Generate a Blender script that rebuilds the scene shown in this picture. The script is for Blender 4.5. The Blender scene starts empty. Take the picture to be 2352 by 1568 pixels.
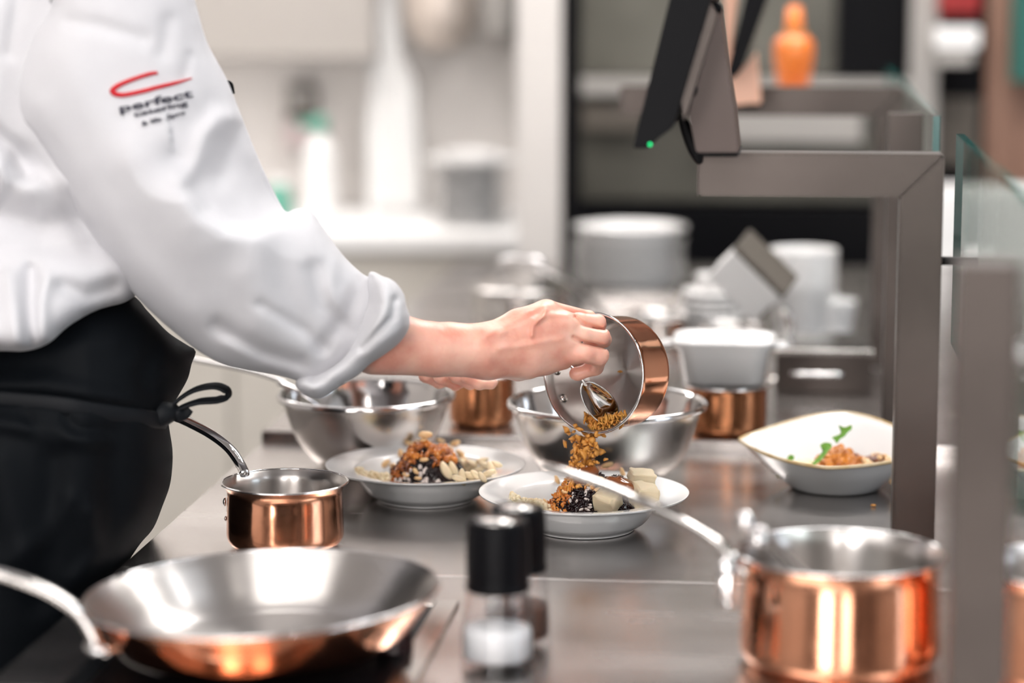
import bpy, bmesh, math, random
import numpy as np
from mathutils import Vector, Matrix, Euler, geometry, noise
random.seed(7)
rng = np.random.default_rng(7)
C = bpy.context.scene.collection
R = math.radians

# ------------------------------------------------------------------ camera, world, lights
F = 85 / 36 * 2352.0
PITCH = R(8.64); YAW = math.atan(0.115)
CAM = Vector((0, 0, 1.5))
cd = bpy.data.cameras.new('camera'); cam = bpy.data.objects.new('camera', cd); C.objects.link(cam)
cam.location = CAM; cam.rotation_euler = Euler((math.pi / 2 - PITCH, 0, YAW), 'XYZ')
cd.sensor_width = 36; cd.lens = 85; cd.clip_start = 0.05; cd.clip_end = 60
cd.dof.use_dof = True; cd.dof.focus_distance = 2.60; cd.dof.aperture_fstop = 1.8
bpy.context.scene.camera = cam
CM = cam.rotation_euler.to_matrix()
RIGHT = CM @ Vector((1, 0, 0)); UP = CM @ Vector((0, 1, 0)); FWD = CM @ Vector((0, 0, -1))
HEAD = Vector((FWD.x, FWD.y, 0)).normalized()

w = bpy.data.worlds.new('world'); bpy.context.scene.world = w; w.use_nodes = True
w.node_tree.nodes['Background'].inputs[0].default_value = (0.85, 0.92, 1.0, 1)
w.node_tree.nodes['Background'].inputs[1].default_value = 0.25

def area(name, loc, size, power, col=(1, 1, 1), target=None, shape='RECTANGLE'):
    l = bpy.data.lights.new(name, 'AREA'); l.shape = shape; l.size = size[0]; l.size_y = size[1]
    l.energy = power; l.color = col
    o = bpy.data.objects.new(name, l); C.objects.link(o); o.location = loc
    t = Vector(target) if target else Vector((loc[0], loc[1], 0))
    o.rotation_euler = (t - Vector(loc)).to_track_quat('-Z', 'Y').to_euler()
    return o
# ceiling panels of the kitchen (their lamps) and fill lights added behind the photographer and at the right
area('ceiling_lamp_light', (-1.0, 1.3, 2.68), (1.4, .9), 9, (1, .97, .95))
area('ceiling_lamp_light', (0.25, 3.35, 2.68), (1.0, .35), 20, (1, .98, .96))
area('ceiling_lamp_light', (-1.6, 5.0, 2.68), (1.8, .8), 35, (1, .96, .93))
area('ceiling_lamp_light', (0.25, 4.3, 2.68), (1.2, .5), 28, (1, .97, .94))
area('ceiling_lamp_light', (1.4, 1.6, 2.68), (.4, 1.4), 12, (.80, .90, 1))
area('ceiling_lamp_light', (-.5, -.3, 2.68), (1.6, .6), 18, (1, .97, .95))  # extra front panel, added to brighten copper and steel
area('window_daylight', (-1.3, -2.5, 1.6), (1.1, 1.9), 78, (1, .965, .945), (-.5, 2.6, 1.0))
area('window_daylight', (.7, -2.5, 1.6), (1.1, 1.9), 42, (1, .965, .945), (0, 2.6, 1.0))
area('window_daylight', (3.5, 1.6, 1.7), (1.6, 1.2), 26, (.72, .85, 1), (0, 2.5, 1.1))
for sx, sy in ((-.35, 3.5), (.1, 3.5), (.55, 3.6), (-.5, 1.1), (.3, .9), (.9, 2.2)):
    area('spot_lamp_light', (sx, sy, 2.62), (.05, .05), 2.2, (1, .95, .9), shape='DISK')
vs = bpy.context.scene.view_settings
vs.view_transform = 'Standard'; vs.look = 'None'; vs.gamma = 1; vs.use_curve_mapping = False
vs.exposure = 0.06
cy = bpy.context.scene.cycles
cy.max_bounces = 5; cy.diffuse_bounces = 3; cy.glossy_bounces = 5; cy.transparent_max_bounces = 12; cy.use_adaptive_sampling = True; cy.adaptive_threshold = .12; cy.adaptive_min_samples = 20; cy.sample_clamp_indirect = 6; cy.use_denoising = True; cy.caustics_refractive = False; cy.caustics_reflective = False

# ------------------------------------------------------------------ placing helpers
def ray(px, py):
    return FWD + RIGHT * ((px - 1176) / F) + UP * ((784 - py) / F)
def Pz(px, py, z):
    d = ray(px, py); return CAM + d * ((z - CAM.z) / d.z)
def PY(px, py, Y):
    d = ray(px, py); return CAM + d * (Y / d.y)
def Pd(px, py, D):
    """a point seen at that pixel, D metres off along the horizontal heading"""
    d = ray(px, py); return CAM + d * (D / d.dot(HEAD))
CAMn = np.array(CAM); Rn, Un, Fn, Hn = (np.array(v) for v in (RIGHT, UP, FWD, HEAD))
def Pdn(px, py, D):
    d = Fn + np.outer((px - 1176) / F, Rn) + np.outer((784 - py) / F, Un)
    return CAMn + d * (np.asarray(D) / (d @ Hn))[:, None]

# ------------------------------------------------------------------ object helpers
def tag(o, label=None, cat=None, group=None, kind=None):
    if label: o['label'] = label
    if cat: o['category'] = cat
    if group: o['group'] = group
    if kind: o['kind'] = kind
    return o
def empty(name, loc, label=None, cat=None, group=None, rot=(0, 0, 0)):
    o = bpy.data.objects.new(name, None); C.objects.link(o); o.location = loc; o.rotation_euler = rot
    o.empty_display_size = .05
    bpy.context.view_layer.update() if False else None
    return tag(o, label, cat, group)
def link(name, me, m, parent=None, smooth=True):
    if m is not None and not me.materials: me.materials.append(m)
    if smooth: me.polygons.foreach_set('use_smooth', [True] * len(me.polygons))
    o = bpy.data.objects.new(name, me); C.objects.link(o)
    if parent: o.parent = parent
    return o
def world_child(o, parent):
    """o's mesh is in world coordinates; keep it there under a moved parent"""
    o.parent = parent
    o.matrix_parent_inverse = Matrix.LocRotScale(parent.location, parent.rotation_euler, parent.scale).inverted()
    return o
def copy_tree(o, parent=None):
    c = o.copy(); C.objects.link(c)
    if parent: c.parent = parent
    for ch in list(o.children): copy_tree(ch, c)
    return c
def mesh_np(name, v, f):
    me = bpy.data.meshes.new(name)
    me.from_pydata([tuple(x) for x in np.asarray(v).tolist()], [], [tuple(x) for x in (f.tolist() if hasattr(f, 'tolist') else f)])
    me.update(); return me
def bm_mesh(name, bm, recalc=True):
    if recalc: bmesh.ops.recalc_face_normals(bm, faces=bm.faces)
    me = bpy.data.meshes.new(name); bm.to_mesh(me); bm.free(); return me
def lathe(name, prof, m, parent=None, seg=96, mat_w=None, smooth=True, flip=False):
    v = []; f = []; rows = []
    for r, z in prof:
        if r < 1e-6: rows.append([len(v)]); v.append((0, 0, z))
        else:
            rows.append(list(range(len(v), len(v) + seg)))
            v += [(r * math.cos(2 * math.pi * i / seg), r * math.sin(2 * math.pi * i / seg), z) for i in range(seg)]
    for a, b in zip(rows, rows[1:]):
        for i in range(seg):
            j = (i + 1) % seg
            if len(a) == 1 and len(b) == 1: continue
            if len(a) == 1: q = (a[0], b[j], b[i])
            elif len(b) == 1: q = (a[i], a[j], b[0])
            else: q = (a[i], a[j], b[j], b[i])
            f.append(q[::-1] if flip else q)
    me = mesh_np(name, v, f)
    o = link(name, me, m, parent, smooth)
    if mat_w is not None: o.matrix_world = mat_w
    return o
def smooth_prof(pts, n=6):
    """Catmull-Rom through profile points"""
    P = [Vector(p) for p in pts]; out = []
    for i in range(len(P) - 1):
        p0 = P[max(i - 1, 0)]; p1 = P[i]; p2 = P[i + 1]; p3 = P[min(i + 2, len(P) - 1)]
        for k in range(n):
            t = k / n
            out.append(tuple(.5 * ((2 * p1) + (p2 - p0) * t + (2 * p0 - 5 * p1 + 4 * p2 - p3) * t * t + (3 * p1 - p0 - 3 * p2 + p3) * t ** 3)))
    out.append(tuple(P[-1])); return out
def box_bm(bm, lo, hi, bev=0.0, mtx=None):
    lo = Vector(lo); hi = Vector(hi)
    g = bmesh.ops.create_cube(bm, size=1)
    M = Matrix.Translation((lo + hi) / 2) @ Matrix.Diagonal((*(hi - lo), 1))
    bmesh.ops.transform(bm, matrix=M, verts=g['verts'])
    if bev:
        es = list({e for v in g['verts'] for e in v.link_edges})
        r = bmesh.ops.bevel(bm, geom=es, offset=bev, segments=3, affect='EDGES', profile=.6)
        vs_ = list({v for fc in r['faces'] for v in fc.verts} | {v for v in g['verts'] if v.is_valid})
    else: vs_ = g['verts']
    if mtx is not None: bmesh.ops.transform(bm, matrix=mtx, verts=vs_)
def box(name, lo, hi, m, parent=None, bev=.002, mtx=None):
    bm = bmesh.new(); box_bm(bm, lo, hi, bev)
    if mtx is not None: bmesh.ops.transform(bm, matrix=mtx, verts=bm.verts)
    return link(name, bm_mesh(name, bm), m, parent, smooth=False)
def sbox(name, lo, hi, m, kind='structure', **k):
    return tag(box(name, lo, hi, m, bev=0, **k), kind=kind)
def prism(name, pts, thick, m, parent=None, bev=.0022):
    """closed 2-D outline in local XZ extruded along +Y"""
    bm = bmesh.new()
    a = [bm.verts.new((x, -thick / 2, z)) for x, z in pts]; b = [bm.verts.new((x, thick / 2, z)) for x, z in pts]
    bm.faces.new(a); bm.faces.new(b[::-1]); n = len(pts)
    for i in range(n): bm.faces.new((a[i], b[i], b[(i + 1) % n], a[(i + 1) % n]))
    if bev: bmesh.ops.bevel(bm, geom=list(bm.edges), offset=bev, segments=2, affect='EDGES')
    return link(name, bm_mesh(name, bm), m, parent, smooth=False)
def catmull(P, n=8, closed=False):
    P = [Vector(p) for p in P]; out = []; N = len(P)
    rngI = range(N if closed else N - 1)
    for i in rngI:
        g = (lambda k: P[k % N]) if closed else (lambda k: P[min(max(k, 0), N - 1)])
        p0, p1, p2, p3 = g(i - 1), g(i), g(i + 1), g(i + 2)
        for k in range(n):
            t = k / n
            out.append(.5 * ((2 * p1) + (p2 - p0) * t + (2 * p0 - 5 * p1 + 4 * p2 - p3) * t * t + (3 * p1 - p0 - 3 * p2 + p3) * t ** 3))
    if not closed: out.append(P[-1])
    return out
def tube(name, path, wid, hei, m, parent=None, up=(0, 0, 1), seg=16, n=8, closed=False, power=2.0, world=True):
    """sweep of a (super)elliptic section; wid/hei are lists per path point (half sizes)"""
    K = len(path)
    if not hasattr(wid, '__len__'): wid = [wid] * K
    if not hasattr(hei, '__len__'): hei = [hei] * K
    pts = catmull([Vector(p) for p in path], n, closed)
    W = [v.x for v in catmull([Vector((a, b, 0)) for a, b in zip(wid, hei)], n, closed)]
    H = [v.y for v in catmull([Vector((a, b, 0)) for a, b in zip(wid, hei)], n, closed)]
    up = Vector(up); v = []; f = []; L = len(pts)
    for i, p in enumerate(pts):
        if closed: t = (pts[(i + 1) % L] - pts[i - 1]).normalized()
        else: t = (pts[min(i + 1, L - 1)] - pts[max(i - 1, 0)]).normalized()
        s = t.cross(up)
        if s.length < 1e-4: s = t.cross(Vector((0, 1, 0)))
        s.normalize(); u = s.cross(t).normalized()
        for k in range(seg):
            a = 2 * math.pi * k / seg; c, sn = math.cos(a), math.sin(a)
            e = 2 / power
            cx = math.copysign(abs(c) ** e, c); sx = math.copysign(abs(sn) ** e, sn)
            v.append(p + s * (cx * W[i]) + u * (sx * H[i]))
    for i in range(L if closed else L - 1):
        j = (i + 1) % L
        for k in range(seg):
            l = (k + 1) % seg; f.append((i * seg + k, i * seg + l, j * seg + l, j * seg + k))
    if not closed:
        for i, rev in ((0, True), (L - 1, False)):
            c = len(v); v.append(pts[i]); 
            for k in range(seg):
                l = (k + 1) % seg
                f.append((c, i * seg + l, i * seg + k) if rev else (c, i * seg + k, i * seg + l))
    me = mesh_np(name, [tuple(x) for x in v], f)
    bm = bmesh.new(); bm.from_mesh(me); bmesh.ops.recalc_face_normals(bm, faces=bm.faces); bm.to_mesh(me); bm.free()
    o = link(name, me, m)
    if parent is not None:
        world_child(o, parent) if world else setattr(o, 'parent', parent)
    return o
def instances_mesh(name, tmpl, mats):
    """join many transformed copies of a small template (stuff)"""
    tv, tf = tmpl; tv = np.c_[np.asarray(tv), np.ones(len(tv))]
    V = []; Fc = []; n = 0
    for M in mats:
        V.append((tv @ np.array(M).T)[:, :3]); Fc += [[i + n for i in q] for q in tf]; n += len(tv)
    return mesh_np(name, np.vstack(V), Fc)
def ico(sub=1, scale=(1, 1, 1), jitter=0, seed=0):
    bm = bmesh.new(); bmesh.ops.create_icosphere(bm, subdivisions=sub, radius=1)
    rr = random.Random(seed)
    for v in bm.verts:
        v.co *= 1 + rr.uniform(-jitter, jitter); v.co = Vector((v.co.x * scale[0], v.co.y * scale[1], v.co.z * scale[2]))
    bm.verts.index_update()
    out = ([tuple(v.co) for v in bm.verts], [[v.index for v in fc.verts] for fc in bm.faces]); bm.free(); return out
def rand_rot(r=random): return Euler((r.uniform(0, 6.28), r.uniform(0, 6.28), r.uniform(0, 6.28))).to_matrix().to_4x4()

# ------------------------------------------------------------------ materials
def mat(name, col, rough=.5, metal=0.0, var=0.0, vscale=8, bump=0.0, bscale=200, stretch=None, aniso=0.0, rvar=0.0,
        sss=0.0, sheen=0.0, trans=0.0, coat=0.0, col2=None, emit=None, estr=0, tangent=False, ior=1.45, anrot=0.0, spec=None, detail=4):
    m = bpy.data.materials.new(name); m.use_nodes = True; nt = m.node_tree; N = nt.nodes; L = nt.links
    b = N['Principled BSDF']; I = b.inputs
    I['Base Color'].default_value = (*col, 1); I['Roughness'].default_value = rough; I['Metallic'].default_value = metal; I['IOR'].default_value = ior
    if spec is not None: I['Specular IOR Level'].default_value = spec
    if sss: I['Subsurface Weight'].default_value = sss; I['Subsurface Radius'].default_value = (.012, .004, .002); I['Subsurface Scale'].default_value = 1
    if sheen: I['Sheen Weight'].default_value = sheen; I['Sheen Roughness'].default_value = .4
    if trans: I['Transmission Weight'].default_value = trans
    if coat: I['Coat Weight'].default_value = coat; I['Coat Roughness'].default_value = .05
    if emit: I['Emission Color'].default_value = (*emit, 1); I['Emission Strength'].default_value = estr
    tc = N.new('ShaderNodeTexCoord'); mp = N.new('ShaderNodeMapping'); L.new(tc.outputs['Object'], mp.inputs['Vector'])
    if stretch: mp.inputs['Scale'].default_value = stretch
    if var or rvar or col2:
        nz = N.new('ShaderNodeTexNoise'); nz.inputs['Scale'].default_value = vscale; nz.inputs['Detail'].default_value = detail
        L.new(mp.outputs[0], nz.inputs['Vector'])
        if var or col2:
            cr = N.new('ShaderNodeValToRGB'); cr.color_ramp.elements[0].position = .35; cr.color_ramp.elements[1].position = .65
            c2 = col2 if col2 else tuple(min(1, c * (1 + var)) for c in col)
            c1 = col if col2 else tuple(c * (1 - var) for c in col)
            cr.color_ramp.elements[0].color = (*c1, 1); cr.color_ramp.elements[1].color = (*c2, 1)
            L.new(nz.outputs[0], cr.inputs[0]); L.new(cr.outputs[0], I['Base Color'])
        if rvar:
            mr = N.new('ShaderNodeMapRange'); mr.inputs['From Min'].default_value = .3; mr.inputs['From Max'].default_value = .7
            mr.inputs['To Min'].default_value = max(rough - rvar, .02); mr.inputs['To Max'].default_value = rough + rvar
            L.new(nz.outputs[0], mr.inputs['Value']); L.new(mr.outputs[0], I['Roughness'])
    if bump:
        nb = N.new('ShaderNodeTexNoise'); nb.inputs['Scale'].default_value = bscale; nb.inputs['Detail'].default_value = 3
        L.new(mp.outputs[0], nb.inputs['Vector']); bp = N.new('ShaderNodeBump'); bp.inputs['Strength'].default_value = bump; bp.inputs['Distance'].default_value = .001
        L.new(nb.outputs[0], bp.inputs['Height']); L.new(bp.outputs[0], I['Normal'])
    if aniso:
        I['Anisotropic'].default_value = aniso; I['Anisotropic Rotation'].default_value = anrot
        if tangent:
            t = N.new('ShaderNodeTangent'); t.direction_type = 'RADIAL'; t.axis = 'Z'; L.new(t.outputs[0], I['Tangent'])
    return m
M = {}
M['steel_top'] = mat('brushed worktop steel', (.55, .52, .505), .25, 1, var=.05, vscale=3, rvar=.03, bump=.03, bscale=40, stretch=(1, 3, 1))
M['steel'] = mat('polished steel', (.62, .60, .58), .13, 1, rvar=.05, vscale=12)
M['steel_in'] = mat('brushed pan steel', (.58, .55, .53), .30, 1, aniso=.88, tangent=True, anrot=.25)
M['steel_pol'] = mat('mirror steel', (.70, .69, .69), .05, 1)
M['steel_post'] = mat('satin square tube steel', (.068, .058, .053), .38, 1, var=.16, vscale=5, bump=.02, bscale=60)
M['bowl_in'] = mat('polished bowl steel', (.66, .64, .63), .10, 1)
M['copper'] = mat('polished copper', (.86, .44, .28), .13, 1, col2=(.80, .36, .21), vscale=9, rvar=.05, bump=.03, bscale=30)
M['copper_dk'] = mat('tarnished copper', (.62, .27, .13), .2, 1, col2=(.40, .17, .08), vscale=14, rvar=.08)
M['china'] = mat('white glazed china', (.82, .808, .798), .12, 0, coat=.5)
M['china_rim'] = mat('sandy glaze edge', (.58, .38, .15), .2, 0, col2=(.70, .56, .36), vscale=40, coat=.4)
M['cloth'] = mat('white cotton twill', (.585, .58, .605), .85, 0, sheen=.15, bump=.25, bscale=900, var=.01, vscale=40)
M['stitch'] = mat('grey white stitching', (.36, .36, .38), .8)
M['apron'] = mat('black apron twill', (.002, .003, .0045), .65, 0, spec=.12, bump=.35, bscale=1200)
M['apron_tie'] = mat('black cotton tape', (.003, .004, .006), .6, 0, spec=.25, bump=.3, bscale=900)
M['skin'] = mat('skin', (.86, .51, .40), .40, 0, sss=.3, col2=(.72, .32, .24), vscale=28, bump=.35, bscale=260, spec=.45)
M['hair'] = mat('dark brown hair', (.03, .02, .015), .5, bump=.6, bscale=300)
M['eye'] = mat('eye white', (.8, .8, .8), .1)
M['red'] = mat('red embroidery', (.52, .0, .008), .5, bump=.5, bscale=700)
M['navy'] = mat('black blue embroidery', (.035, .035, .055), .7)
M['black'] = mat('black plastic', (.002, .002, .003), .45, 0, spec=.12)
M['black_m'] = mat('matt black', (.003, .003, .004), .6, 0, spec=.1)
M['glass'] = mat('clear glass', (.98, 1, .99), .01, 0, trans=1, ior=1.45)
M['glass_edge'] = mat('green glass edge', (.005, .10, .09), .08, 0)
M['thinglass'] = mat('grinder glass', (1, 1, 1), .03, 0, trans=1, ior=1.2)
M['salt'] = mat('white salt', (.86, .86, .86), .7, bump=.8, bscale=900)
M['pepper'] = mat('dark peppercorns', (.05, .025, .02), .7, col2=(.12, .06, .04), vscale=300, bump=.9, bscale=500)
M['wall_w'] = mat('off white wall', (.74, .70, .67), .7, var=.02, vscale=3)
M['wall_d'] = mat('grey olive steel wall', (.13, .125, .105), .45, .3, col2=(.05, .047, .038), vscale=2.0)
M['beige'] = mat('beige laminate', (.66, .62, .56), .6, var=.02, vscale=2)
M['wall_f'] = mat('taupe front wall', (.26, .22, .19), .7)
M['cupb'] = mat('warm grey cupboard', (.40, .37, .345), .6)
M['ceil'] = mat('ceiling white', (.82, .81, .80), .9)
M['floor'] = mat('dark tile floor', (.12, .11, .105), .4, var=.1, vscale=4)
M['grey'] = mat('grey enamel', (.36, .34, .32), .5)
M['dkgrey'] = mat('dark taupe', (.10, .085, .07), .6)
M['wood'] = mat('brown wood panel', (.30, .165, .115), .55, col2=(.24, .13, .09), vscale=6, stretch=(8, 8, 1))
M['green'] = mat('bottle green', (.01, .10, .08), .5)
M['mint'] = mat('green plastic cap', (.12, .36, .27), .4)
M['orange'] = mat('orange sauce', (.75, .20, .03), .3, col2=(.62, .13, .02), vscale=12, coat=.3)
M['warm_reflection'] = mat('plate with painted warm reflection', (.85, .50, .36), .5)  # warm reflection on the far steel stand, put into its colour
M['paper'] = mat('white paper', (.86, .85, .84), .8)
M['panel'] = mat('lamp diffuser', (1, 1, 1), .6, emit=(1, .97, .94), estr=3.0)
M['daylight'] = mat('bright fill pane', (1, 1, 1), .6, emit=(1, .965, .945), estr=2.6)  # emission for the added front panes
M['led'] = mat('green led', (0, .4, .1), .5, emit=(0, 1, .3), estr=1.5)
M['rice'] = mat('glossy black rice', (.006, .003, .004), .13, 0, col2=(.022, .008, .008), vscale=60)
M['rice_w'] = mat('pale rice grain', (.62, .54, .50), .35, coat=.3)
M['glaze'] = mat('orange brown glaze', (.50, .14, .015), .2, 0, col2=(.10, .022, .008), vscale=80, coat=.4)
M['orangebit'] = mat('orange roast bits', (.68, .24, .03), .3, col2=(.36, .09, .01), vscale=90, coat=.3)
M['nut'] = mat('roast nut', (.78, .54, .30), .35, col2=(.70, .42, .19), vscale=60, sss=.1)
M['tofu'] = mat('cream cheese cube', (.72, .62, .44), .45, col2=(.62, .50, .33), vscale=70, bump=.5, bscale=120, sss=.1)
M['cream'] = mat('cream coloured pieces', (.80, .68, .47), .5, col2=(.74, .58, .36), vscale=80, sss=.1)
M['granola'] = mat('golden granola', (.72, .37, .08), .45, col2=(.50, .17, .025), vscale=150)
M['mash'] = mat('pale mash', (.80, .72, .50), .5, bump=.6, bscale=120)
M['leaf'] = mat('rocket leaf', (.10, .30, .035), .45, col2=(.17, .38, .06), vscale=80, sss=.05)
M['rib'] = mat('chicken glaze', (.13, .035, .015), .12, col2=(.30, .09, .02), vscale=60, coat=.7)

def thin_glass(name, tint, f=.06):
    m = bpy.data.materials.new(name); m.use_nodes = True; nt = m.node_tree; nt.nodes.clear()
    o = nt.nodes.new('ShaderNodeOutputMaterial'); mx = nt.nodes.new('ShaderNodeMixShader'); t = nt.nodes.new('ShaderNodeBsdfTransparent'); g = nt.nodes.new('ShaderNodeBsdfGlossy'); fr_ = nt.nodes.new('ShaderNodeLayerWeight'); mr_ = nt.nodes.new('ShaderNodeMapRange'); mr_.inputs['To Min'].default_value = .035; mr_.inputs['To Max'].default_value = .55; pw = nt.nodes.new('ShaderNodeMath'); pw.operation = 'POWER'; pw.inputs[1].default_value = 4
    t.inputs[0].default_value = (*tint, 1); g.inputs['Roughness'].default_value = .02; nt.links.new(fr_.outputs['Facing'], pw.inputs[0]); nt.links.new(pw.outputs[0], mr_.inputs['Value'])
    nt.links.new(mr_.outputs[0], mx.inputs[0]); nt.links.new(t.outputs[0], mx.inputs[1]); nt.links.new(g.outputs[0], mx.inputs[2]); nt.links.new(mx.outputs[0], o.inputs[0]); return m
M['glass'] = thin_glass('clear glass pane', (.93, .97, .95)); M['thinglass'] = thin_glass('grinder glass', (.985, .985, .99))
# ------------------------------------------------------------------ the room
TZ = 0.90
sbox('floor', (-3.4, -2.6, -.05), (3.6, 7.2, 0), M['floor'])
sbox('ceiling', (-3.4, -2.6, 2.75), (3.6, 7.2, 2.8), M['ceil'])
sbox('wall_left', (-3.45, -2.6, 0), (-3.4, 7.2, 2.75), M['wall_w'])
sbox('wall_right', (3.6, -2.6, 0), (3.65, 7.2, 2.75), M['wall_w'])
sbox('wall_back', (-3.4, 7.2, 0), (3.6, 7.25, 2.75), M['wall_w'])
sbox('wall_front', (-3.4, -2.65, 0), (3.6, -2.6, 2.75), M['wall_f'])
PANELS = ((-1.0, 1.3, 1.4, .9), (.25, 3.35, 1.0, .35), (-1.6, 5.0, 1.8, .8), (.25, 4.3, 1.2, .5), (1.4, 1.6, .4, 1.4), (-.5, -.3, 1.6, .6))
for i, (x, y, a, b) in enumerate(PANELS):
    t = empty('ceiling_lamp', (x, y, 2.75), ['recessed white ceiling light panel over the chef', 'recessed white ceiling light panel over the plates', 'large white ceiling light panel over the back counter',
              'small white ceiling light panel before the dark oven', 'long narrow white ceiling light panel over the glass screen', 'wide white ceiling light panel added at the front to brighten the copper'][i], 'lamp')
    box('frame', (-a / 2 - .02, -b / 2 - .02, -.03), (a / 2 + .02, b / 2 + .02, -.0), M['steel'], t)
    box('diffuser', (-a / 2, -b / 2, -.04), (a / 2, b / 2, -.031), M['panel'], t, bev=0)

for i, (x_, w__) in enumerate(((-1.3, 1.1), (.7, 1.1))):  # two bright panes added for copper streaks and front fill
    wn = empty('window_%d' % (i + 1), (x_, -2.6, .65)); wn['kind'] = 'structure'
    box('pane', (-w__ / 2, .004, 0), (w__ / 2, .010, 1.9), M['daylight'], wn, bev=0)
    for a_, b_ in (((-w__ / 2 - .06, .002, -.06), (-w__ / 2, .05, 1.96)), ((w__ / 2, .002, -.06), (w__ / 2 + .06, .05, 1.96)), ((-w__ / 2, .002, 1.9), (w__ / 2, .05, 1.96)), ((-w__ / 2, .002, -.06), (w__ / 2, .05, 0)), ((-.02, .012, 0), (.02, .05, 1.9))):
        box('window_frame', a_, b_, M['dkgrey'], wn, bev=0)
# ---- worktops
eL = Pz(354, 1215, TZ); eL2 = Pz(658, 976, TZ); XL = (eL.x + eL2.x) / 2
STEP_Y = Pz(1300, 1030, TZ).y
SEAM_Y = Pz(1300, 1330, TZ).y
XR = .56
def worktop(name, y0, y1, z, label, x0=XL, x1=XR):
    t = empty(name, ((x0 + x1) / 2, (y0 + y1) / 2, 0), label, 'worktop')
    c = t.location
    box('top', (x0 - c.x, y0 - c.y, z - .04), (x1 - c.x, y1 - c.y, z), M['steel_top'], t, bev=.003)
    box('cabinet', (x0 + .06 - c.x, y0 + .002 - c.y, .1), (x1 - .03 - c.x, y1 - .002 - c.y, z - .0405), M['steel_post'], t)
    for sx in (x0 + .1, x1 - .1):
        for sy in (y0 + .1, y1 - .1):
            box('foot', (sx - c.x - .02, sy - c.y - .02, 0), (sx - c.x + .02, sy - c.y + .02, .1), M['steel_post'], t)
    return t
worktop('worktop', .35, SEAM_Y - .0008, TZ, 'front brushed steel worktop holding the hob and frying pan')
worktop('worktop', SEAM_Y + .0008, STEP_Y - .001, TZ, 'middle brushed steel worktop under the plates and mixing bowls')
YB = 4.9
worktop('worktop', STEP_Y, YB, TZ + .015, 'far raised steel worktop under the stack of white plates')

ORD = ('lowest', 'second', 'third', 'fourth', 'fifth', 'sixth', 'seventh', 'eighth', 'ninth', 'tenth', 'eleventh', 'twelfth', 'thirteenth')
# ---- left back counter and bright wall
CW = 5.95
def bx(name, p0, p1, Y, depth, m, parent=None, bev=.003, kind=None):
    """axis aligned box: front face on plane Y with the given picture corners, going back by depth"""
    a = PY(*p0, Y); b = PY(*p1, Y)
    o = box(name, (min(a.x, b.x), Y, min(a.z, b.z)), (max(a.x, b.x), Y + depth, max(a.z, b.z)), m, parent, bev)
    if kind: o['kind'] = kind
    return o
CY = 5.35
cx0 = -3.3; cx1 = PY(1210, 600, CY).x
cz = PY(1000, 538, CY).z
bc = empty('back_counter', ((cx0 + cx1) / 2, CY + .3, 0), 'white topped beige back counter along the bright wall', 'counter')
c = bc.location
box('top', (cx0 - c.x, CY - .02 - c.y, cz - .04), (cx1 - c.x, CW - c.y, cz), M['paper'], bc, bev=.004)
box('plinth', (cx0 + .02 - c.x, CY + .05 - c.y, 0), (cx1 - .02 - c.x, CW - c.y, .1), M['dkgrey'], bc)
box('carcass', (cx0 + .01 - c.x, CY + .022 - c.y, .1), (cx1 - .01 - c.x, CW - c.y, cz - .0405), M['beige'], bc)
nd = 4
for i in range(nd):
    xa = cx0 + (cx1 - cx0) * i / nd; xb = cx0 + (cx1 - cx0) * (i + 1) / nd
    d = box('door', (xa + .004 - c.x, CY - c.y, .105), (xb - .004 - c.x, CY + .02 - c.y, cz - .046), M['beige'], bc)
    box('handle', (xb - .16 - c.x, CY - .022 - c.y, cz - .10), (xb - .04 - c.x, CY - .001 - c.y, cz - .085), M['steel'], d)
# bright wall behind
WYb = CW + .02
sbox('wall_kitchen', (-3.4, WYb, 0), (PY(1285, 300, WYb).x, WYb + .06, 2.75), M['wall_w'])
# upper shelf cabinet, its underside about y=135
t = empty('wall_cupboard', (PY(560, 60, WYb).x, WYb, PY(560, 130, WYb).z), 'long grey wall cupboard above the back counter', 'cupboard')
c = t.location; xr = PY(862, 60, WYb - .22).x; zt = 2.25
box('body', (-1.6, -.20, 0), (xr - c.x, -.002, zt - c.z), M['grey'], t)
for i in range(3):
    xa = -1.6 + (xr - c.x + 1.6) * i / 3; xb = -1.6 + (xr - c.x + 1.6) * (i + 1) / 3
    box('door', (xa + .004, -.222, .004), (xb - .004, -.201, zt - c.z - .004), M['cupb'], t)
# the white pillar and the dark alcove
PYv = 5.0
a = PY(1188, 300, PYv); b = PY(1290, 300, PYv)
sbox('wall_pillar', (a.x, PYv, 0), (b.x, PYv + .12, 2.75), M['wall_w'])
a2 = PY(1290, 300, PYv)
sbox('trim_1', (a2.x + .001, PYv - .004, 0), (a2.x + .03, PYv + .12, 2.75), M['black_m'])
OY = 5.45
ov = empty('oven_bank', (PY(1650, 600, OY).x, OY + .4, 0), 'tall grey steel oven bank with black glass door behind the plates', 'oven')
c = ov.location
def obx(nm, p0, p1, Y, depth, m, bev=.004):
    a = PY(*p0, Y); b = PY(*p1, Y)
    return box(nm, (min(a.x, b.x) - c.x, Y - c.y, min(a.z, b.z)), (max(a.x, b.x) - c.x, Y + depth - c.y, max(a.z, b.z)), m, ov, bev)
lx = 1322; rx = 2094
obx('upper_panel', (lx, -420), (rx, 178), OY + .05, .6, M['wall_d'])
obx('ledge', (lx, 182), (rx, 222), OY - .02, .7, M['grey'])
obx('middle_panel', (lx, 226), (rx, 466), OY + .05, .6, M['wall_d'])
obx('vent_panel', (1930, -420), (2092, 176), OY + .02, .02, M['black_m'])
obx('door', (lx, 470), (rx, 668), OY, .6, M['black'])
obx('lower_panel', (lx, 674), (rx, 1000), OY + .03, .6, M['grey'])
obx('side_box', (1340, 236), (1480, 300), OY, .05, M['dkgrey'])
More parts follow.
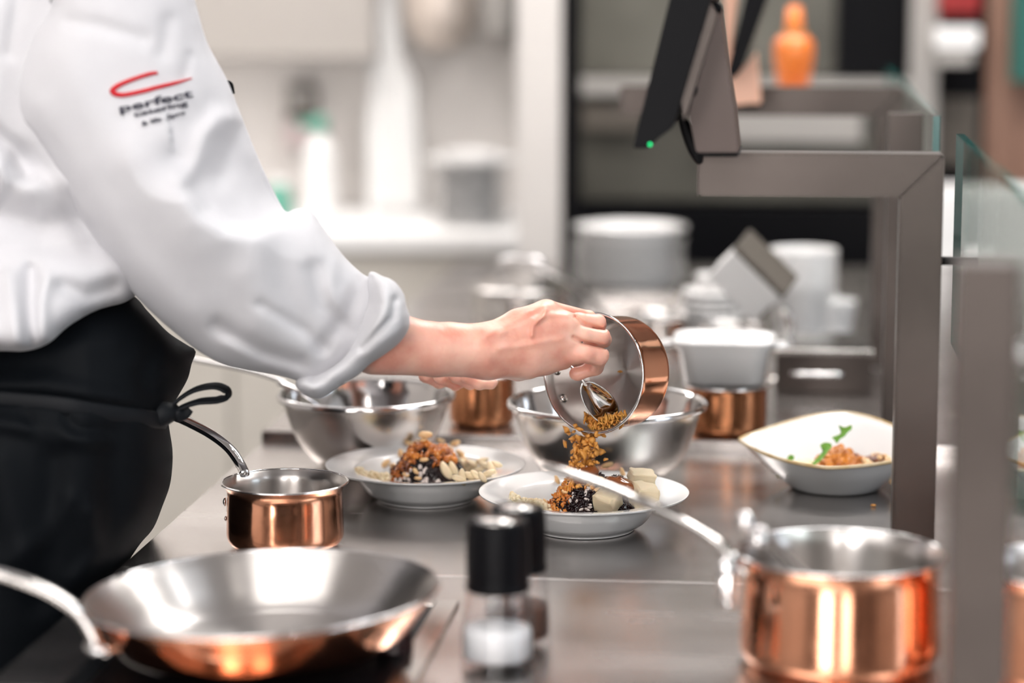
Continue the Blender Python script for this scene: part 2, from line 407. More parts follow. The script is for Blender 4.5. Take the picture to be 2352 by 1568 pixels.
obx('side_box', (1600, 250), (1980, 330), OY - .01, .06, M['grey'])
obx('post', (2105, -420), (2140, 700), OY - .05, .05, M['grey'])
# right-hand background: dark cabinet, wood panel, white shelves
RY = 5.2
def back_thing(nm, p0, p1, Y, depth, m, label, cat, bev=.004, inner=None):
    a = PY(*p0, Y); b = PY(*p1, Y)
    t = empty(nm, ((a.x + b.x) / 2, Y + depth / 2, min(a.z, b.z)), label, cat)
    hx = abs(a.x - b.x) / 2; hz = abs(a.z - b.z)
    box(inner or 'body', (-hx, -depth / 2, 0), (hx, depth / 2, hz), m, t, bev)
    return t
t = back_thing('tall_cabinet', (2142, -350), (2262, 430), RY + .3, .5, M['black_m'], 'black tall cabinet between the steel post and brown wood panel', 'cabinet')
box('lower_front', (-.05, -.262, .05), (.05, -.251, .20), M['dkgrey'], t)
s = back_thing('paper_pack', (2150, 62), (2250, 112), RY + .1, .12, M['paper'], 'white paper packs stacked in the black cabinet', 'pack')
s = back_thing('paper_pack', (2155, 118), (2235, 150), RY + .1, .12, M['grey'], 'grey pack lying under the white packs in black cabinet', 'pack')
s = back_thing('red_box', (2160, -30), (2250, 32), RY + .1, .12, mat('dark red card', (.25, .01, .01), .6), 'dark red box at the top of the black cabinet', 'box')
sbox('wall_wood', (PY(2264, 0, RY + .3).x, RY + .3, 0), (PY(2342, 0, RY + .3).x, RY + .38, 2.75), M['wood'])
t = back_thing('notice_board', (2335, -300), (2480, 190), RY + .22, .03, M['green'], 'dark green board on the brown wood panel', 'board')
sbox('wall_corner', (PY(2342, 0, RY + .3).x + .003, RY + .3, 0), (3.6, RY + .38, 2.75), M['wood'])
# white shelf unit seen between the posts
t = back_thing('white_shelf_unit', (2120, 440), (2440, 1140), 5.0, .2, M['paper'], 'white shelf unit seen between the steel posts', 'shelf')
hb_ = PY(2200, 700, 5.0).z - t.location.z; box('band', (-.14, -.118, hb_), (.14, -.1005, hb_ + .085), M['grey'], t)
# left background wall things
t = empty('hanging_ladle', PY(725, 140, WYb - .06), 'dark ladle hanging on the wall below the cupboard', 'ladle')
o = tube('handle', [PY(712, 22, WYb - .05), PY(722, 60, WYb - .05), PY(738, 138, WYb - .06)], [.014, .012, .008], .006, M['dkgrey']); world_child(o, t)
o = tube('scoop', [PY(690, 8, WYb - .06), PY(715, 24, WYb - .07), PY(742, 28, WYb - .06)], [.012, .03, .012], [.012, .03, .012], M['dkgrey']); world_child(o, t)
t = back_thing('wall_switch_box', (658, 192), (722, 272), WYb - .05, .048, M['dkgrey'], 'dark brown switch box on the bright wall', 'box')
box('plate', (-.03, -.034, .03), (.03, -.025, .07), M['grey'], t)
t = back_thing('soap_dispenser', (655, 282), (722, 340), WYb - .06, .058, mat('pink plastic', (.62, .50, .50), .5), 'pale pink soap dispenser under the dark switch box', 'dispenser')
box('nozzle', (-.012, -.05, -.02), (.012, -.03, .01), M['grey'], t)
def stand(px, py, Y): return PY(px, py, Y)
# spray bottle with green cap on the counter
b0 = PY(738, 520, 5.55)
t = empty('spray_bottle', (b0.x, 5.55, cz), 'white bottle with green cap standing on the back counter', 'bottle')
hh = PY(738, 305, 5.55).z - cz
lathe('body', smooth_prof([(0, 0), (.034, .001), (.037, .01), (.037, hh * .7), (.030, hh * .86), (.014, hh * .97), (.013, hh)]), M['paper'], t, 32)
lathe('cap', [(0, hh + .04), (.017, hh + .039), (.018, hh), (.0, hh)], M['mint'], t, 24)
box('trigger', (-.05, -.008, hh + .012), (0, .008, hh + .03), M['mint'], t)
b0 = PY(640, 470, 5.6)
t = empty('green_jar', (b0.x, 5.6, cz), 'small green jar on the back counter behind the sleeve', 'jar')
lathe('body', smooth_prof([(0, 0), (.03, .001), (.033, .05), (.025, .08), (.02, .085)]), M['mint'], t, 24)
lathe('lid', [(0, .1), (.022, .1), (.022, .086), (0, .086)], M['paper'], t, 24)
# white cloth and paper roll hanging column
pa = PY(845, -60, WYb - .12); 
cl = [(842, -60), (900, -60), (922, 130), (955, 200), (966, 420), (960, 495), (842, 495), (838, 300), (850, 140)]
pts = [PY(x, y, WYb - .15) for x, y in cl]
t = empty('hanging_apron', (pts[0].x, WYb - .15, cz), 'white cloth apron hanging on the wall over the counter', 'apron')
def cloth_panel(name, outline, Y, m, parent, amp=.012, th=.02):
    xs = [p.x for p in outline]; zs = [p.z for p in outline]
    bm = bmesh.new(); nz_ = 40; nx = 24; z0, z1 = min(zs), max(zs)
    def span(z):
        X = []
        for p, q in zip(outline, outline[1:] + outline[:1]):
            if (p.z - z) * (q.z - z) <= 0 and abs(p.z - q.z) > 1e-6: X.append(p.x + (q.x - p.x) * (z - p.z) / (q.z - p.z))
        return min(X), max(X)
    G = []
    for side in (0, 1):
        g = []
        for i in range(nz_ + 1):
            z = z0 + (z1 - z0) * (i + .001) / (nz_ + .002); a_, b_ = span(z)
            g.append([bm.verts.new((a_ + (b_ - a_) * k / nx, Y + (th if side else 0) + amp * math.sin(k * 1.3 + 2 * math.sin(i * .12)), z)) for k in range(nx + 1)])
        G.append(g)
        for i in range(nz_):
            for k in range(nx): bm.faces.new((g[i][k], g[i][k + 1], g[i + 1][k + 1], g[i + 1][k]))
    for i in range(nz_):
        for k in (0, nx): bm.faces.new((G[0][i][k], G[0][i + 1][k], G[1][i + 1][k], G[1][i][k]))
    for k in range(nx):
        for i in (0, nz_): bm.faces.new((G[0][i][k], G[0][i][k + 1], G[1][i][k + 1], G[1][i][k]))
    o = link(name, bm_mesh(name, bm), m); return world_child(o, parent)
cloth_panel('cloth', pts, WYb - .15, M['paper'], t)
k = PY(870, -70, WYb - .05); o = tube('hook', [k, k + Vector((0, -.1, .01)), k + Vector((0, -.12, .04))], .005, .005, M['steel']); world_child(o, t)
# big bowl hanging at top
k = PY(995, 20, WYb - .12)
k = PY(1008, 20, WYb - .12)
t = empty('hanging_bowl', k, 'beige metal bowl hanging high on the bright wall', 'bowl')
r_ = .082
o = lathe('shell', smooth_prof([(0, -.10), (.05, -.09), (.085, -.03), (r_, .08), (r_ + .01, .085), (r_ - .005, .08), (.08, -.02), (.045, -.08), (0, -.09)]), mat('beige enamel', (.60, .52, .46), .35, .3), t, 48)
o = tube('hook', [(0, .02, .08), (0, .05, .14), (0, .11, .15)], .005, .005, M['steel'], world=False); o.parent = t
t2 = empty('hanging_pan', PY(1150, 10, WYb - .1), 'grey metal pan hanging beside the beige bowl', 'pan')
lathe('shell', smooth_prof([(0, -.09), (.04, -.085), (.055, -.02), (.06, .09), (.055, .09), (.05, -.02), (.035, -.075), (0, -.08)]), M['grey'], t2, 40)
o = tube('handle', [(0, 0, .08), (.01, .02, .16), (.01, .06, .22)], .008, .004, M['grey'], world=False); o.parent = t2
# plates on back counter (tray on top)
def plate_prof(r, h, foot=.5, th=.004, well=.66):
    return smooth_prof([(0, .004), (r * foot, .0035), (r * foot + .003, 0), (r * foot + .006, .003), (r * well, h * .45), (r * (well + .06), h * .80), (r * .985, h * .985), (r, h), (r * .99, h + .0022), (r * (well + .05), h * .82 + th), (r * well - .002, h * .45 + th), (r * foot, .0075), (0, .0075)], 5)
pc = PY(1070, 512, 5.5)
PP = lathe('dinner_plate', plate_prof(.090, .020), M['china'], None, 64)
PP.location = (pc.x, 5.58, cz)
tag(PP, None, 'plate', 'grey plates stacked on the back counter')
for i in range(13):
    o = PP if i == 0 else copy_tree(PP)
    o.location = (pc.x + random.uniform(-.002, .002), 5.58, cz + .0002 + i * .0095)
    o['label'] = 'white plate, %s from the bottom of the tall stack on the back counter' % ORD[i]
t = empty('round_tray', (pc.x, 5.58, cz + .0002 + 12 * .0095 + .0225), 'wide white round tray lying on top of the plate stack at the back', 'tray')
lathe('dish', plate_prof(.108, .016, .6, well=.8), M['paper'], t, 64)
lathe('inner_bowl', smooth_prof([(.0, .009), (.05, .0095), (.07, .03), (.068, .031), (.048, .014), (0, .013)]), M['china'], t, 48)
# ---- far end of the worktop
Z2 = TZ + .0152
def on2(px, py): return Pz(px, py, Z2)
p = on2(1445, 668)
DP = lathe('dessert_plate', plate_prof(.1035, .024, .62, well=.8), M['china'], None, 80)
DP.location = (p.x, p.y, Z2)
tag(DP, None, 'plate', 'white plates stacked on the far worktop')
for i in range(9):
    o = DP if i == 0 else copy_tree(DP)
    o.location = (p.x + random.uniform(-.003, .003), p.y, Z2 + i * .0105); o.rotation_euler.z = random.uniform(0, 6)
    o['label'] = 'white plate, %s from the bottom of the stack before the black oven door' % ORD[i] if i < 8 else 'white plate topmost of the stack before the black oven door'
    if i == 8: o.scale = (1.03, 1.03, 1.5)
# bluish tray below plates
t = empty('steel_tray', (on2(1462, 690).x, p.y - .22, Z2), 'low bluish steel tray before the stack of white plates', 'tray')
box('base', (-.08, -.07, 0), (.10, .07, .006), M['steel'], t)
for nm_, lo_, hi_ in (('side', (-.08, -.07, .006), (.10, -.066, .02)), ('side', (-.08, .066, .006), (.10, .07, .02)), ('side', (-.08, -.066, .006), (-.076, .066, .02)), ('side', (.096, -.066, .006), (.10, .066, .02))):
    box(nm_, lo_, hi_, M['steel'], t, bev=.0008)
# cup stack
def cup_prof(rt, rb, h, th=.003):
    return smooth_prof([(0, 0), (rb, .0005), (rb + .001, .004), (rt * .97, h * .8), (rt, h), (rt - th * .6, h + .001), (rt * .97 - th, h * .8), (rb - th, .006), (0, .005)], 5)
p = on2(1842, 760)
cs = .0565
CU = lathe('porcelain_cup', cup_prof(cs, cs * .72, .085), M['china'], None, 56)
tag(CU, None, 'cup', 'tall white cups stacked by the pillar')
zt = Pd(1842, 575, (Vector((p.x, p.y, 0)).dot(HEAD))).z
nc = 5
for i in range(nc):
    o = CU if i == 0 else copy_tree(CU)
    o.location = (p.x, p.y, Z2 + i * (zt - Z2 - .085) / (nc - 1))
    o['label'] = 'white cup, %s from the bottom of the column right of tilted box' % ORD[i] if i < nc - 1 else 'white cup topmost of the column right of tilted box'
p = on2(1918, 785)
t = empty('sugar_bowl', (p.x, p.y + .12, Z2), 'small white lidded sugar bowl beside the cup column', 'bowl')
lathe('body', cup_prof(.038, .030, .05), M['china'], t, 40)
lathe('lid', smooth_prof([(0, .066), (.006, .064), (.006, .058), (.03, .054), (.037, .051), (.0, .051)]), M['china'], t, 40)
# white small bowls heap
p = on2(1640, 782)
SB = lathe('small_bowl', cup_prof(.050, .024, .032), M['china'], None, 48)
tag(SB, None, 'bowl', 'small white bowls stacked behind the copper pot')
zq = Pd(1640, 655, Vector((p.x, p.y, 0)).dot(HEAD)).z
for i in range(7):
    o = SB if i == 0 else copy_tree(SB)
    s_ = 1.0 if i < 5 else .62
    o.location = (p.x + random.uniform(-.004, .004), p.y, Z2 + i * .0125); o.scale = (s_, s_, 1)
    o['label'] = ('small white bowl, %s from the bottom of the stack left of tilted box' % ORD[i]) if i < 5 else ('smaller white dish lying on the small bowls' if i == 5 else 'topmost smaller white dish on the small bowls')
# tilted ticket box on a stand
p = on2(1812, 872)
D0 = Vector((p.x, p.y, 0)).dot(HEAD)
t = empty('card_terminal', (p.x, p.y, Z2), 'tilted white box with dark lid on a slim steel stand', 'terminal')
top = Pd(1812, 690, D0)
o = tube('stand', [Vector((p.x, p.y, Z2 + .004)), Vector((p.x, p.y, top.z - .03)), top + Vector((-.012, 0, -.012))], .0065, .0065, M['steel']); world_child(o, t)
lathe('foot', [(0, 0), (.032, .001), (.032, .004), (.008, .008), (0, .008)], M['steel'], t, 32)
ctr = Pd(1722, 640, D0)
Mx = Matrix.Translation(ctr) @ Matrix.Rotation(R(44), 4, 'Y') @ Matrix.Rotation(R(24), 4, 'X')
o = box('casing', (-.047, -.03, -.030), (.047, .03, .030), M['paper'], None, bev=.004, mtx=Mx); world_child(o, t)
o = box('lid', (-.050, -.031, .0305), (.050, .036, .040), M['dkgrey'], None, bev=.003, mtx=Mx); world_child(o, t)
# steel saucepan behind hand with handle
def pot(name, label, cat, base, r, h, mout, handle=None, hp=None, lid=False, mi='steel_in', group=None, hw=(.010, .007), hl=.0042):
    t = empty(name, base, label, cat, group)
    rb = r * .93; c = .012
    outer = [(0, 0), (rb - c, 0), (rb - c * .3, c * .25), (rb, c), (rb, h * .9), (r - .001, h * .985), (r, h)]
    inner = [(r - .0012, h + .0003), (rb - .0025, h * .9), (rb - .0025, c + .002), (rb - c * .4 - .002, .003 + c * .3), (rb - c - .002, .003), (0, .003)]
    lathe('body', smooth_prof(outer, 5), mout, t)
    lathe('lining', smooth_prof(inner, 5), M[mi], t)
    lathe('rim', [(r + .0016 * math.cos(a), h + .0016 * math.sin(a)) for a in [i * math.pi / 5 for i in range(11)]], M['steel_pol'], t)
    return t
p = on2(1180, 775)
t = pot('stock_pot', 'wide steel pot with lid behind the knuckles', 'pot', (p.x, p.y + .1, Z2), .085, .07, M['steel'])
lathe('lid', smooth_prof([(0, .090), (.04, .087), (.078, .076), (.0865, .0725), (.0865, .0712)]), M['steel'], t)
o = tube('lid_handle', [(-.035, 0, .085), (-.033, 0, .112), (0, 0, .118), (.033, 0, .112), (.035, 0, .085)], .006, .005, M['steel_pol'], t, world=False)
q0 = Pd(1240, 615, 3.95); q1 = Pd(1310, 650, 3.9); q2 = Pd(1365, 695, 3.85)
t = empty('long_ladle', Vector((q2.x, q2.y, Z2)), 'long pale ladle handle slanting down behind the hand', 'ladle')
o = tube('handle', [q0, q1, q2, Pd(1395, 740, 3.8)], [.009, .008, .007, .006], .003, M['steel_pol']); world_child(o, t)
k = Pd(1400, 765, 3.8); o = lathe('scoop', smooth_prof([(0, -.022), (.02, -.017), (.03, 0), (.029, 0), (.019, -.015), (0, -.02)]), M['steel'], None, 32); o.location = k; world_child(o, t)
p = on2(1515, 800)
t = pot('glass_dish', 'low steel bowl with bright rim behind the copper pan', 'bowl', (p.x, p.y + .05, Z2), .052, .045, M['steel'], mi='steel')
p = on2(1660, 815)
t = pot('copper_casserole', 'low copper casserole behind the white dish', 'pot', (p.x + .01, p.y + .03, Z2), .055, .040, M['copper'])
# big copper pot and white dish
p = on2(1665, 1006); 
t = pot('copper_pot', 'orange copper pot holding the white rounded dish', 'pot', (p.x, p.y + .052, Z2), .056, .062, M['copper_dk'])
p2 = empty('white_dish', (p.x - .004, p.y + .052, Z2 + .0640), 'white rounded rectangular dish sitting on the copper pot', 'dish')
bm = bmesh.new()
def rr_ring(bm, hx, hy, rad, z, n=8):
    vs_ = []
    for cx_, cy_, a0 in ((hx - rad, hy - rad, 0), (-hx + rad, hy - rad, 90), (-hx + rad, -hy + rad, 180), (hx - rad, -hy + rad, 270)):
        for i in range(n): 
            a_ = R(a0 + 90 * i / (n - 1)); vs_.append(bm.verts.new((cx_ + rad * math.cos(a_), cy_ + rad * math.sin(a_), z)))
    return vs_
def ring_loft(bm, rings, cap0=True, cap1=True):
    for a_, b_ in zip(rings, rings[1:]):
        n_ = len(a_)
        for i in range(n_): bm.faces.new((a_[i], a_[(i + 1) % n_], b_[(i + 1) % n_], b_[i]))
    if cap0: bm.faces.new(rings[0][::-1])
    if cap1: bm.faces.new(rings[-1])
rings = [rr_ring(bm, *q) for q in ((.040, .035, .018, 0), (.052, .045, .022, .004), (.058, .05, .024, .045), (.0655, .057, .026, .054), (.0665, .058, .026, .058), (.0645, .056, .026, .060), (.056, .048, .022, .052), (.050, .043, .02, .008), (.045, .038, .018, .006))]
ring_loft(bm, rings)
link('shell', bm_mesh('shell', bm), M['china'], p2)
for sx in (-1, 1):
    o = tube('handle', [(sx * .064, -.018, .05), (sx * .078, -.012, .050), (sx * .078, .012, .050), (sx * .064, .018, .05)], .004, .003, M['china'], p2, world=False)
# dark copper bowl between the two mixing bowls
p = on2(1098, 985)
t = pot('dark_copper_pot', 'dark tarnished copper pot between the two mixing bowls', 'pot', (p.x, p.y + .04, Z2), .046, .068, M['copper_dk'], mi='steel')
# steel warming cabinet right
a = on2(1765, 1000); b = on2(1995, 1000); zt = Pd(1880, 800, a.dot(HEAD)).z
t = empty('warming_box', ((a.x + b.x) / 2, (a.y + b.y) / 2 + .38, Z2), 'grey steel warming box behind the leaf topped bowl', 'box')
hx = abs(b.x - a.x) / 2
box('body', (-hx * .9, -.06, 0), (hx * 1.2, .10, .055), M['steel_post'], t)
box('lid', (-hx * .9 - .003, -.063, .0555), (hx * 1.2 + .003, .103, .063), M['steel'], t)
tube('handle', [(-.03, -.063, .03), (-.03, -.078, .03), (.03, -.078, .03), (.03, -.063, .03)], .003, .003, M['steel_pol'], t, world=False)

# ------------------------------------------------------------------ the gantry of square tubes
def line_pt(px, D): return Pd(px, 784, D)
A = line_pt(2106, 2.42); 
GX = A.x; S = .0215
zr = Pd(1900, 352, A.dot(HEAD)).z
def gy(D_guess): return D_guess
def upright(name, px, D, ztop, zb, label, rail=None, extra=None, w=S):
    q = line_pt(px, D); t = empty(name, (q.x, q.y, zb), label, 'post' if not rail else 'bracket', 'steel uprights of the glass screen')
    if rail:
        H = ztop - zb; Lr = rail
        prism('upright_tube', [(-w, 0), (w, 0), (w, H), (-w, H - 2 * w)], 2 * w, M['steel_post'], t)
        prism('rail_tube', [(w - .0006, H + .0006), (-Lr, H + .0006), (-Lr, H - 2 * w), (-w - .0006, H - 2 * w + .0006)], 2 * w, M['steel_post'], t)
        box('end_cap', (-Lr - .0015, -w, H - 2 * w), (-Lr - .0002, w, H), M['steel_post'], t, bev=.0004)
    else:
        box('upright_tube', (-w, -w, 0), (w, w, ztop - zb), M['steel_post'], t, bev=.0015)
    box('foot_plate', (-w - .012, -w - .012, .0003), (w + .012, w + .012, .004), M['steel'], t, bev=.001) if False else None
    for ex in (extra or []):
        st = lathe('standoff', [(0, 0), (.008, 0), (.008, ex[1]), (0, ex[1])], M['steel_pol'], t, 24)
        st.rotation_euler = (0, R(90), 0); st.location = (w, 0, ex[0])
        lathe('cap', [(0, .004), (.011, .003), (.011, 0), (0, 0)], M['steel_pol'], st, 24).location = (0, 0, ex[1])
    return t, q
railL = (Pd(1604, 400, A.dot(HEAD)) - A).x
tA, qA = upright('shelf_bracket', 2106, 2.42, zr, TZ, 'nearest steel shelf bracket holding the black monitor', rail=-railL)
zU = Pd(2067, 259, 3.05).z
tU, qU = upright('glass_post', 2067, 3.05, zU, TZ + .015, 'short steel post behind the bracket, topped below the glass edge')
tR, qR = upright('shelf_bracket', 2030, 3.62, Pd(1900, 200, 3.62).z, TZ + .015, 'blurred far steel bracket below the orange jar', rail=.40)
zB = Pd(2260, 598, 1.68).z
tB, qB = upright('glass_post', 2262, 1.68, zB, TZ, 'dark near steel post in front, right of the copper saucepan', extra=[(Pd(2290, 812, 1.68).z - TZ, .005)])
# glass panes
def pane(name, x, y0, y1, z0, z1, label, th=.008):
    t = empty(name, (x, (y0 + y1) / 2, z0), label, 'glass screen')
    h = (y1 - y0) / 2; H = z1 - z0
    bm = bmesh.new(); box_bm(bm, (-th / 2, -h, 0), (th / 2, h, H))
    me = bm_mesh('pane', bm); me.materials.append(M['glass']); me.materials.append(M['glass_edge'])
    for pl in me.polygons: pl.material_index = 0 if abs(pl.normal.x) > .5 else 1
    link('pane', me, None, t, smooth=False); return t
gx = GX + S + .017
z1 = Pd(2197, 352, 2.24).z
def yforx(px, X): d = ray(px, 784); return (X / d.x) * d.y
y_near_end = yforx(2192, gx + .006)
pane('glass_screen', gx + .006, yforx(2420, gx + .006), y_near_end, z1 - .22, z1, 'near clear glass pane with green edge at the right of the near post')
y2 = yforx(2138, gx)
pane('glass_screen', gx, y2, y2 + 1.45, z1 - .22, Pd(2138, 262, y2).z, 'far clear glass pane with green edge above the bracket corner')
for yy in (qA.y, ):
    o = tube('glass_clamp', [(GX + S, yy, zr - .108), (gx + .02, yy, zr - .108)], .0045, .0045, M['black'], up=(0, 0, 1)); o['label'] = 'thin dark pin joining the bracket to the near glass'; o['category'] = 'pin'

# ------------------------------------------------------------------ monitors on the rails
def monitor(name, T, sc, label, warm_stand, brk, hous):
    """T: function (px,py)->world at the monitor's plane; built in the rail's plane, 0.30 m deep (thickness across is seen)"""
    t = empty(name, T(1655, 352), label, 'monitor')
    dep = Vector((0, .15 * sc, 0)) * 2
    def slab(nm, pts, half, m, off=0, bev=.0015):
        W = [T(*q) for q in pts]; bm = bmesh.new()
        a_ = [bm.verts.new(q + Vector((0, off - half, 0))) for q in W]; b_ = [bm.verts.new(q + Vector((0, off + half, 0))) for q in W]
        bm.faces.new(a_); bm.faces.new(b_[::-1])
        for i in range(len(W)): bm.faces.new((a_[i], b_[i], b_[(i + 1) % len(W)], a_[(i + 1) % len(W)]))
        if bev: bmesh.ops.bevel(bm, geom=list(bm.edges), offset=bev, segments=2, affect='EDGES')
        return world_child(link(nm, bm_mesh(nm, bm), m, smooth=False), t)
    slab('screen_housing', hous, .14 * sc, M['black'])
    if warm_stand:
        slab('stand_plate', brk, .045, M['warm_reflection']); slab('stand_foot', [(1668, 244), (1750, 244), (1750, 238), (1668, 238)], .05, M['black_m']); return t
    slab('back_ridge', [(1640, 5), (1577, 215), (1583, 262), (1592, 235), (1655, 30)], .12 * sc, M['steel_post'], bev=.0008)
    slab('stand_plate', brk, .055 * sc, M['warm_reflection'] if warm_stand else mat('brown grey stand', (.095, .07, .062), .45, .3), off=.0)
    slab('stand_foot', [(1603, 350), (1700, 350), (1702, 342), (1603, 342)], .06 * sc, M['black_m'])
    for q in ((1646, 18), (1592, 200)):
        o = lathe('hinge_knob', [(0, -.01), (.007 * sc, -.01), (.007 * sc, .01), (0, .01)], M['black'], None, 24)
        o.rotation_euler = (R(90), 0, 0); o.location = T(*q) + Vector((0, -.06 * sc, 0)); world_child(o, t)
    o = tube('cable', [T(1562, 262), T(1578, 300), T(1596, 345), T(1606, 372), T(1612, 350)], [.003 * sc, .0062 * sc, .0066 * sc, .003 * sc, .002 * sc], .003 * sc, M['black'], up=(0, 1, 0)); world_child(o, t)
    o = lathe('status_light', [(0, -.001), (.0016, -.001), (.0016, .001), (0, .001)], M['led'], None, 12)
    o.rotation_euler = (R(90), 0, 0); o.location = T(1512, 309) + Vector((0, -.1415 * sc, 0)); world_child(o, t)
    return t
DA = Vector((qA.x, qA.y, 0)).dot(HEAD)
BR = [(1655, 14), (1648, 30), (1600, 150), (1588, 262), (1604, 342), (1700, 342), (1690, 250), (1668, 110)]
monitor('monitor', lambda x, y: Pd(x, y, DA + .0), 1, 'black monitor seen edge-on upon the nearest bracket', False, BR, [(1600, -190), (1474, 318), (1508, 318), (1530, 296), (1562, 272), (1640, 12), (1700, -190)])
monitor('monitor', lambda x, y: Pd(x, y, 3.55), 1, 'dark blue black monitor behind, on a far rail stand with a warm reflection painted into its colour', True,
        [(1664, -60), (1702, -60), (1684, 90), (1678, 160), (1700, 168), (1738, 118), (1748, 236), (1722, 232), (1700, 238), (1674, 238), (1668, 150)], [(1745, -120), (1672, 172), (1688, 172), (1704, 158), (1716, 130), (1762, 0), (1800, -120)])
# orange jar on the far shelf
OJ = 4.3
t = empty('orange_jar', PY(1822, 200, OJ), 'orange sauce bottle standing on the far shelf', 'bottle')
H = PY(1822, 78, OJ).z - t.location.z; rj = (PY(1868, 100, OJ) - PY(1776, 100, OJ)).x / 2
lathe('body', smooth_prof([(0, 0), (rj * .75, .001), (rj * .8, .006), (rj, H * .55), (rj * .95, H * .85), (rj * .55, H)]), M['orange'], t, 40)
lathe('cap', [(0, H * 1.55), (rj * .35, H * 1.5), (rj * .45, H * 1.15), (rj * .5, H), (0, H)], M['orange'], t, 32)
lathe('neck_ring', [(rj * .6, H * .96), (rj * .62, H * 1.05), (rj * .5, H * 1.06), (rj * .5, H * .96)], mat('olive ring', (.2, .12, .03), .5), t, 32)
t = empty('far_shelf', (PY(1850, 205, OJ).x, OJ, PY(1850, 201, OJ).z - .012), 'narrow steel shelf under the orange bottle', 'shelf')
box('board', (-.32, -.06, 0), (.18, .08, .011), M['grey'], t)
for sx in (.16,): box('leg', (sx - .01, .05, -(t.location.z - Z2)), (sx + .01, .07, -.0005), M['steel_post'], t)
# ------------------------------------------------------------------ hob
hb0 = Pz(1055, 1387, TZ)            # back right corner of the hob frame
HX1 = hb0.x; HY1 = hb0.y; HX0 = XL + .07; HY0 = HY1 - .35
t = empty('hob', ((HX0 + HX1) / 2, (HY0 + HY1) / 2, TZ + .0003), 'black glass hob with steel frame under the frying pan', 'hob')
hw, hd = (HX1 - HX0) / 2, (HY1 - HY0) / 2; fr = .022
for lo, hi in (((-hw, -hd, 0), (-hw + fr, hd, .004)), ((hw - fr, -hd, 0), (hw, hd, .004)), ((-hw + fr + .0003, hd - fr, 0), (hw - fr - .0003, hd, .004)), ((-hw + fr + .0003, -hd, 0), (hw - fr - .0003, -hd + fr, .004))):
    box('frame', lo, hi, M['steel'], t, bev=.0012)
box('glass_plate', (-hw + fr + .0005, -hd + fr + .0005, 0), (hw - fr - .0005, hd - fr - .0005, .003), M['black'], t, bev=.0006)
for cy_, rr_ in ((.0, .115),):
    o = lathe('cooking_ring', [(rr_, .0031), (rr_, .0034), (rr_ - .003, .0034), (rr_ - .003, .0031)], M['grey'], t, 72); o.location = (-.02, cy_, 0)
k = Pz(992, 1500, TZ)
kt = lathe('knob', smooth_prof([(0, .024), (.012, .0235), (.0155, .019), (.017, .004), (.018, .0032), (0, .0032)]), mat('dark maroon knob', (.03, .012, .014), .25), t, 32)
kt.location = Vector((min(k.x, HX1 - .035), k.y, TZ + .0005)) - t.location
o = box('pointer', (-.0012, -.015, .0238), (.0012, .0, .0252), M['grey'], kt, bev=.0003)

# ------------------------------------------------------------------ copper pans with cast steel handles
def pan(name, label, loc, r, rb, h, corner, lip, Mw=None, outer=None, rot=(0, 0, 0), lin='steel_in'):
    t = empty(name, loc, label, 'pan', rot=rot)
    c = corner
    arc = [(rb - c + c * math.sin(a), c - c * math.cos(a)) for a in (0, .3, .6, .9, 1.2, 1.57)]
    up = [(rb + (r - lip - rb) * k, c + (h * .86 - c) * k) for k in (.33, .66, 1)]
    out = [(0, 0)] + arc + up + [(r - lip * .45, h * .955), (r, h)]
    th = .0022
    inn = [(r - .0008, h + .0006), (r - lip * .45 - th * .8, h * .957), (r - lip - th, h * .86)] + [(x - th, z) for x, z in up[::-1][1:]] + [(max(x - th, 0), z + th) for x, z in arc[::-1]] + [(0, th)]
    P1 = smooth_prof(out, 5); P2 = smooth_prof(inn, 5)
    lathe('body', P1, M['copper'], t, 128, flip=False)
    lathe('lining', P2, M[lin], t, 128)
    lathe('rim', [(r - .0005 + .0015 * math.cos(a), h + .0011 * math.sin(a)) for a in [i * math.pi / 5 for i in range(11)]], M['steel_pol'], t, 128)
    return t
# small saucepan on the worktop
p = Pz(656, 1255, TZ + .0003)
rimc = Pd(655.5, 1106, p.dot(HEAD) if False else Vector((p.x, p.y, 0)).dot(HEAD))
D_s = Vector((p.x, p.y, 0)).dot(HEAD)
r_s = 148.5 * D_s / F; h_s = (rimc.z - TZ) * 1.0
sp = pan('saucepan', 'small copper saucepan with raised steel handle by the black apron', p, r_s, r_s * .928, h_s, .016, .006)
hp = [Pd(562, 1088, D_s + .02), Pd(552, 1066, D_s + .04), Pd(527, 1030, D_s + .06), Pd(488, 999, D_s + .08), Pd(445, 975, D_s + .10), Pd(410, 958, D_s + .115), Pd(382, 948, D_s + .125)]
o = tube('handle', hp, [.0055, .0055, .0065, .0075, .0085, .0095, .009], [.004, .0038, .0036, .0036, .0036, .0038, .003], M['steel_pol'], sp, power=2.6)
hp2 = [Pd(562, 1092, D_s + .025), Pd(566, 1112, D_s + .03), Pd(568, 1128, D_s + .03)]

def rivet(parent, loc, nrm, r=.0042, w=True):
    o = lathe('rivet', smooth_prof([(0, r * .55), (r * .6, r * .45), (r, 0), (0, -.001)], 4), M['steel_pol'], None, 20)
    o.matrix_world = Matrix.Translation(loc) @ Vector(nrm).to_track_quat('Z', 'Y').to_matrix().to_4x4()
    if w: world_child_m(o, parent)
    return o
def world_child_m(o, parent):
    mw = o.matrix_world.copy(); o.parent = parent
    o.matrix_parent_inverse = Matrix.LocRotScale(parent.location, parent.rotation_euler, parent.scale).inverted()
    return o
rivet(sp, p + Vector((-r_s * .925, -.01, h_s * .70)), (-1, -.1, 0), .005)
rivet(sp, p + Vector((-r_s * .915, -.012, h_s * .45)), (-1, -.1, 0), .003)
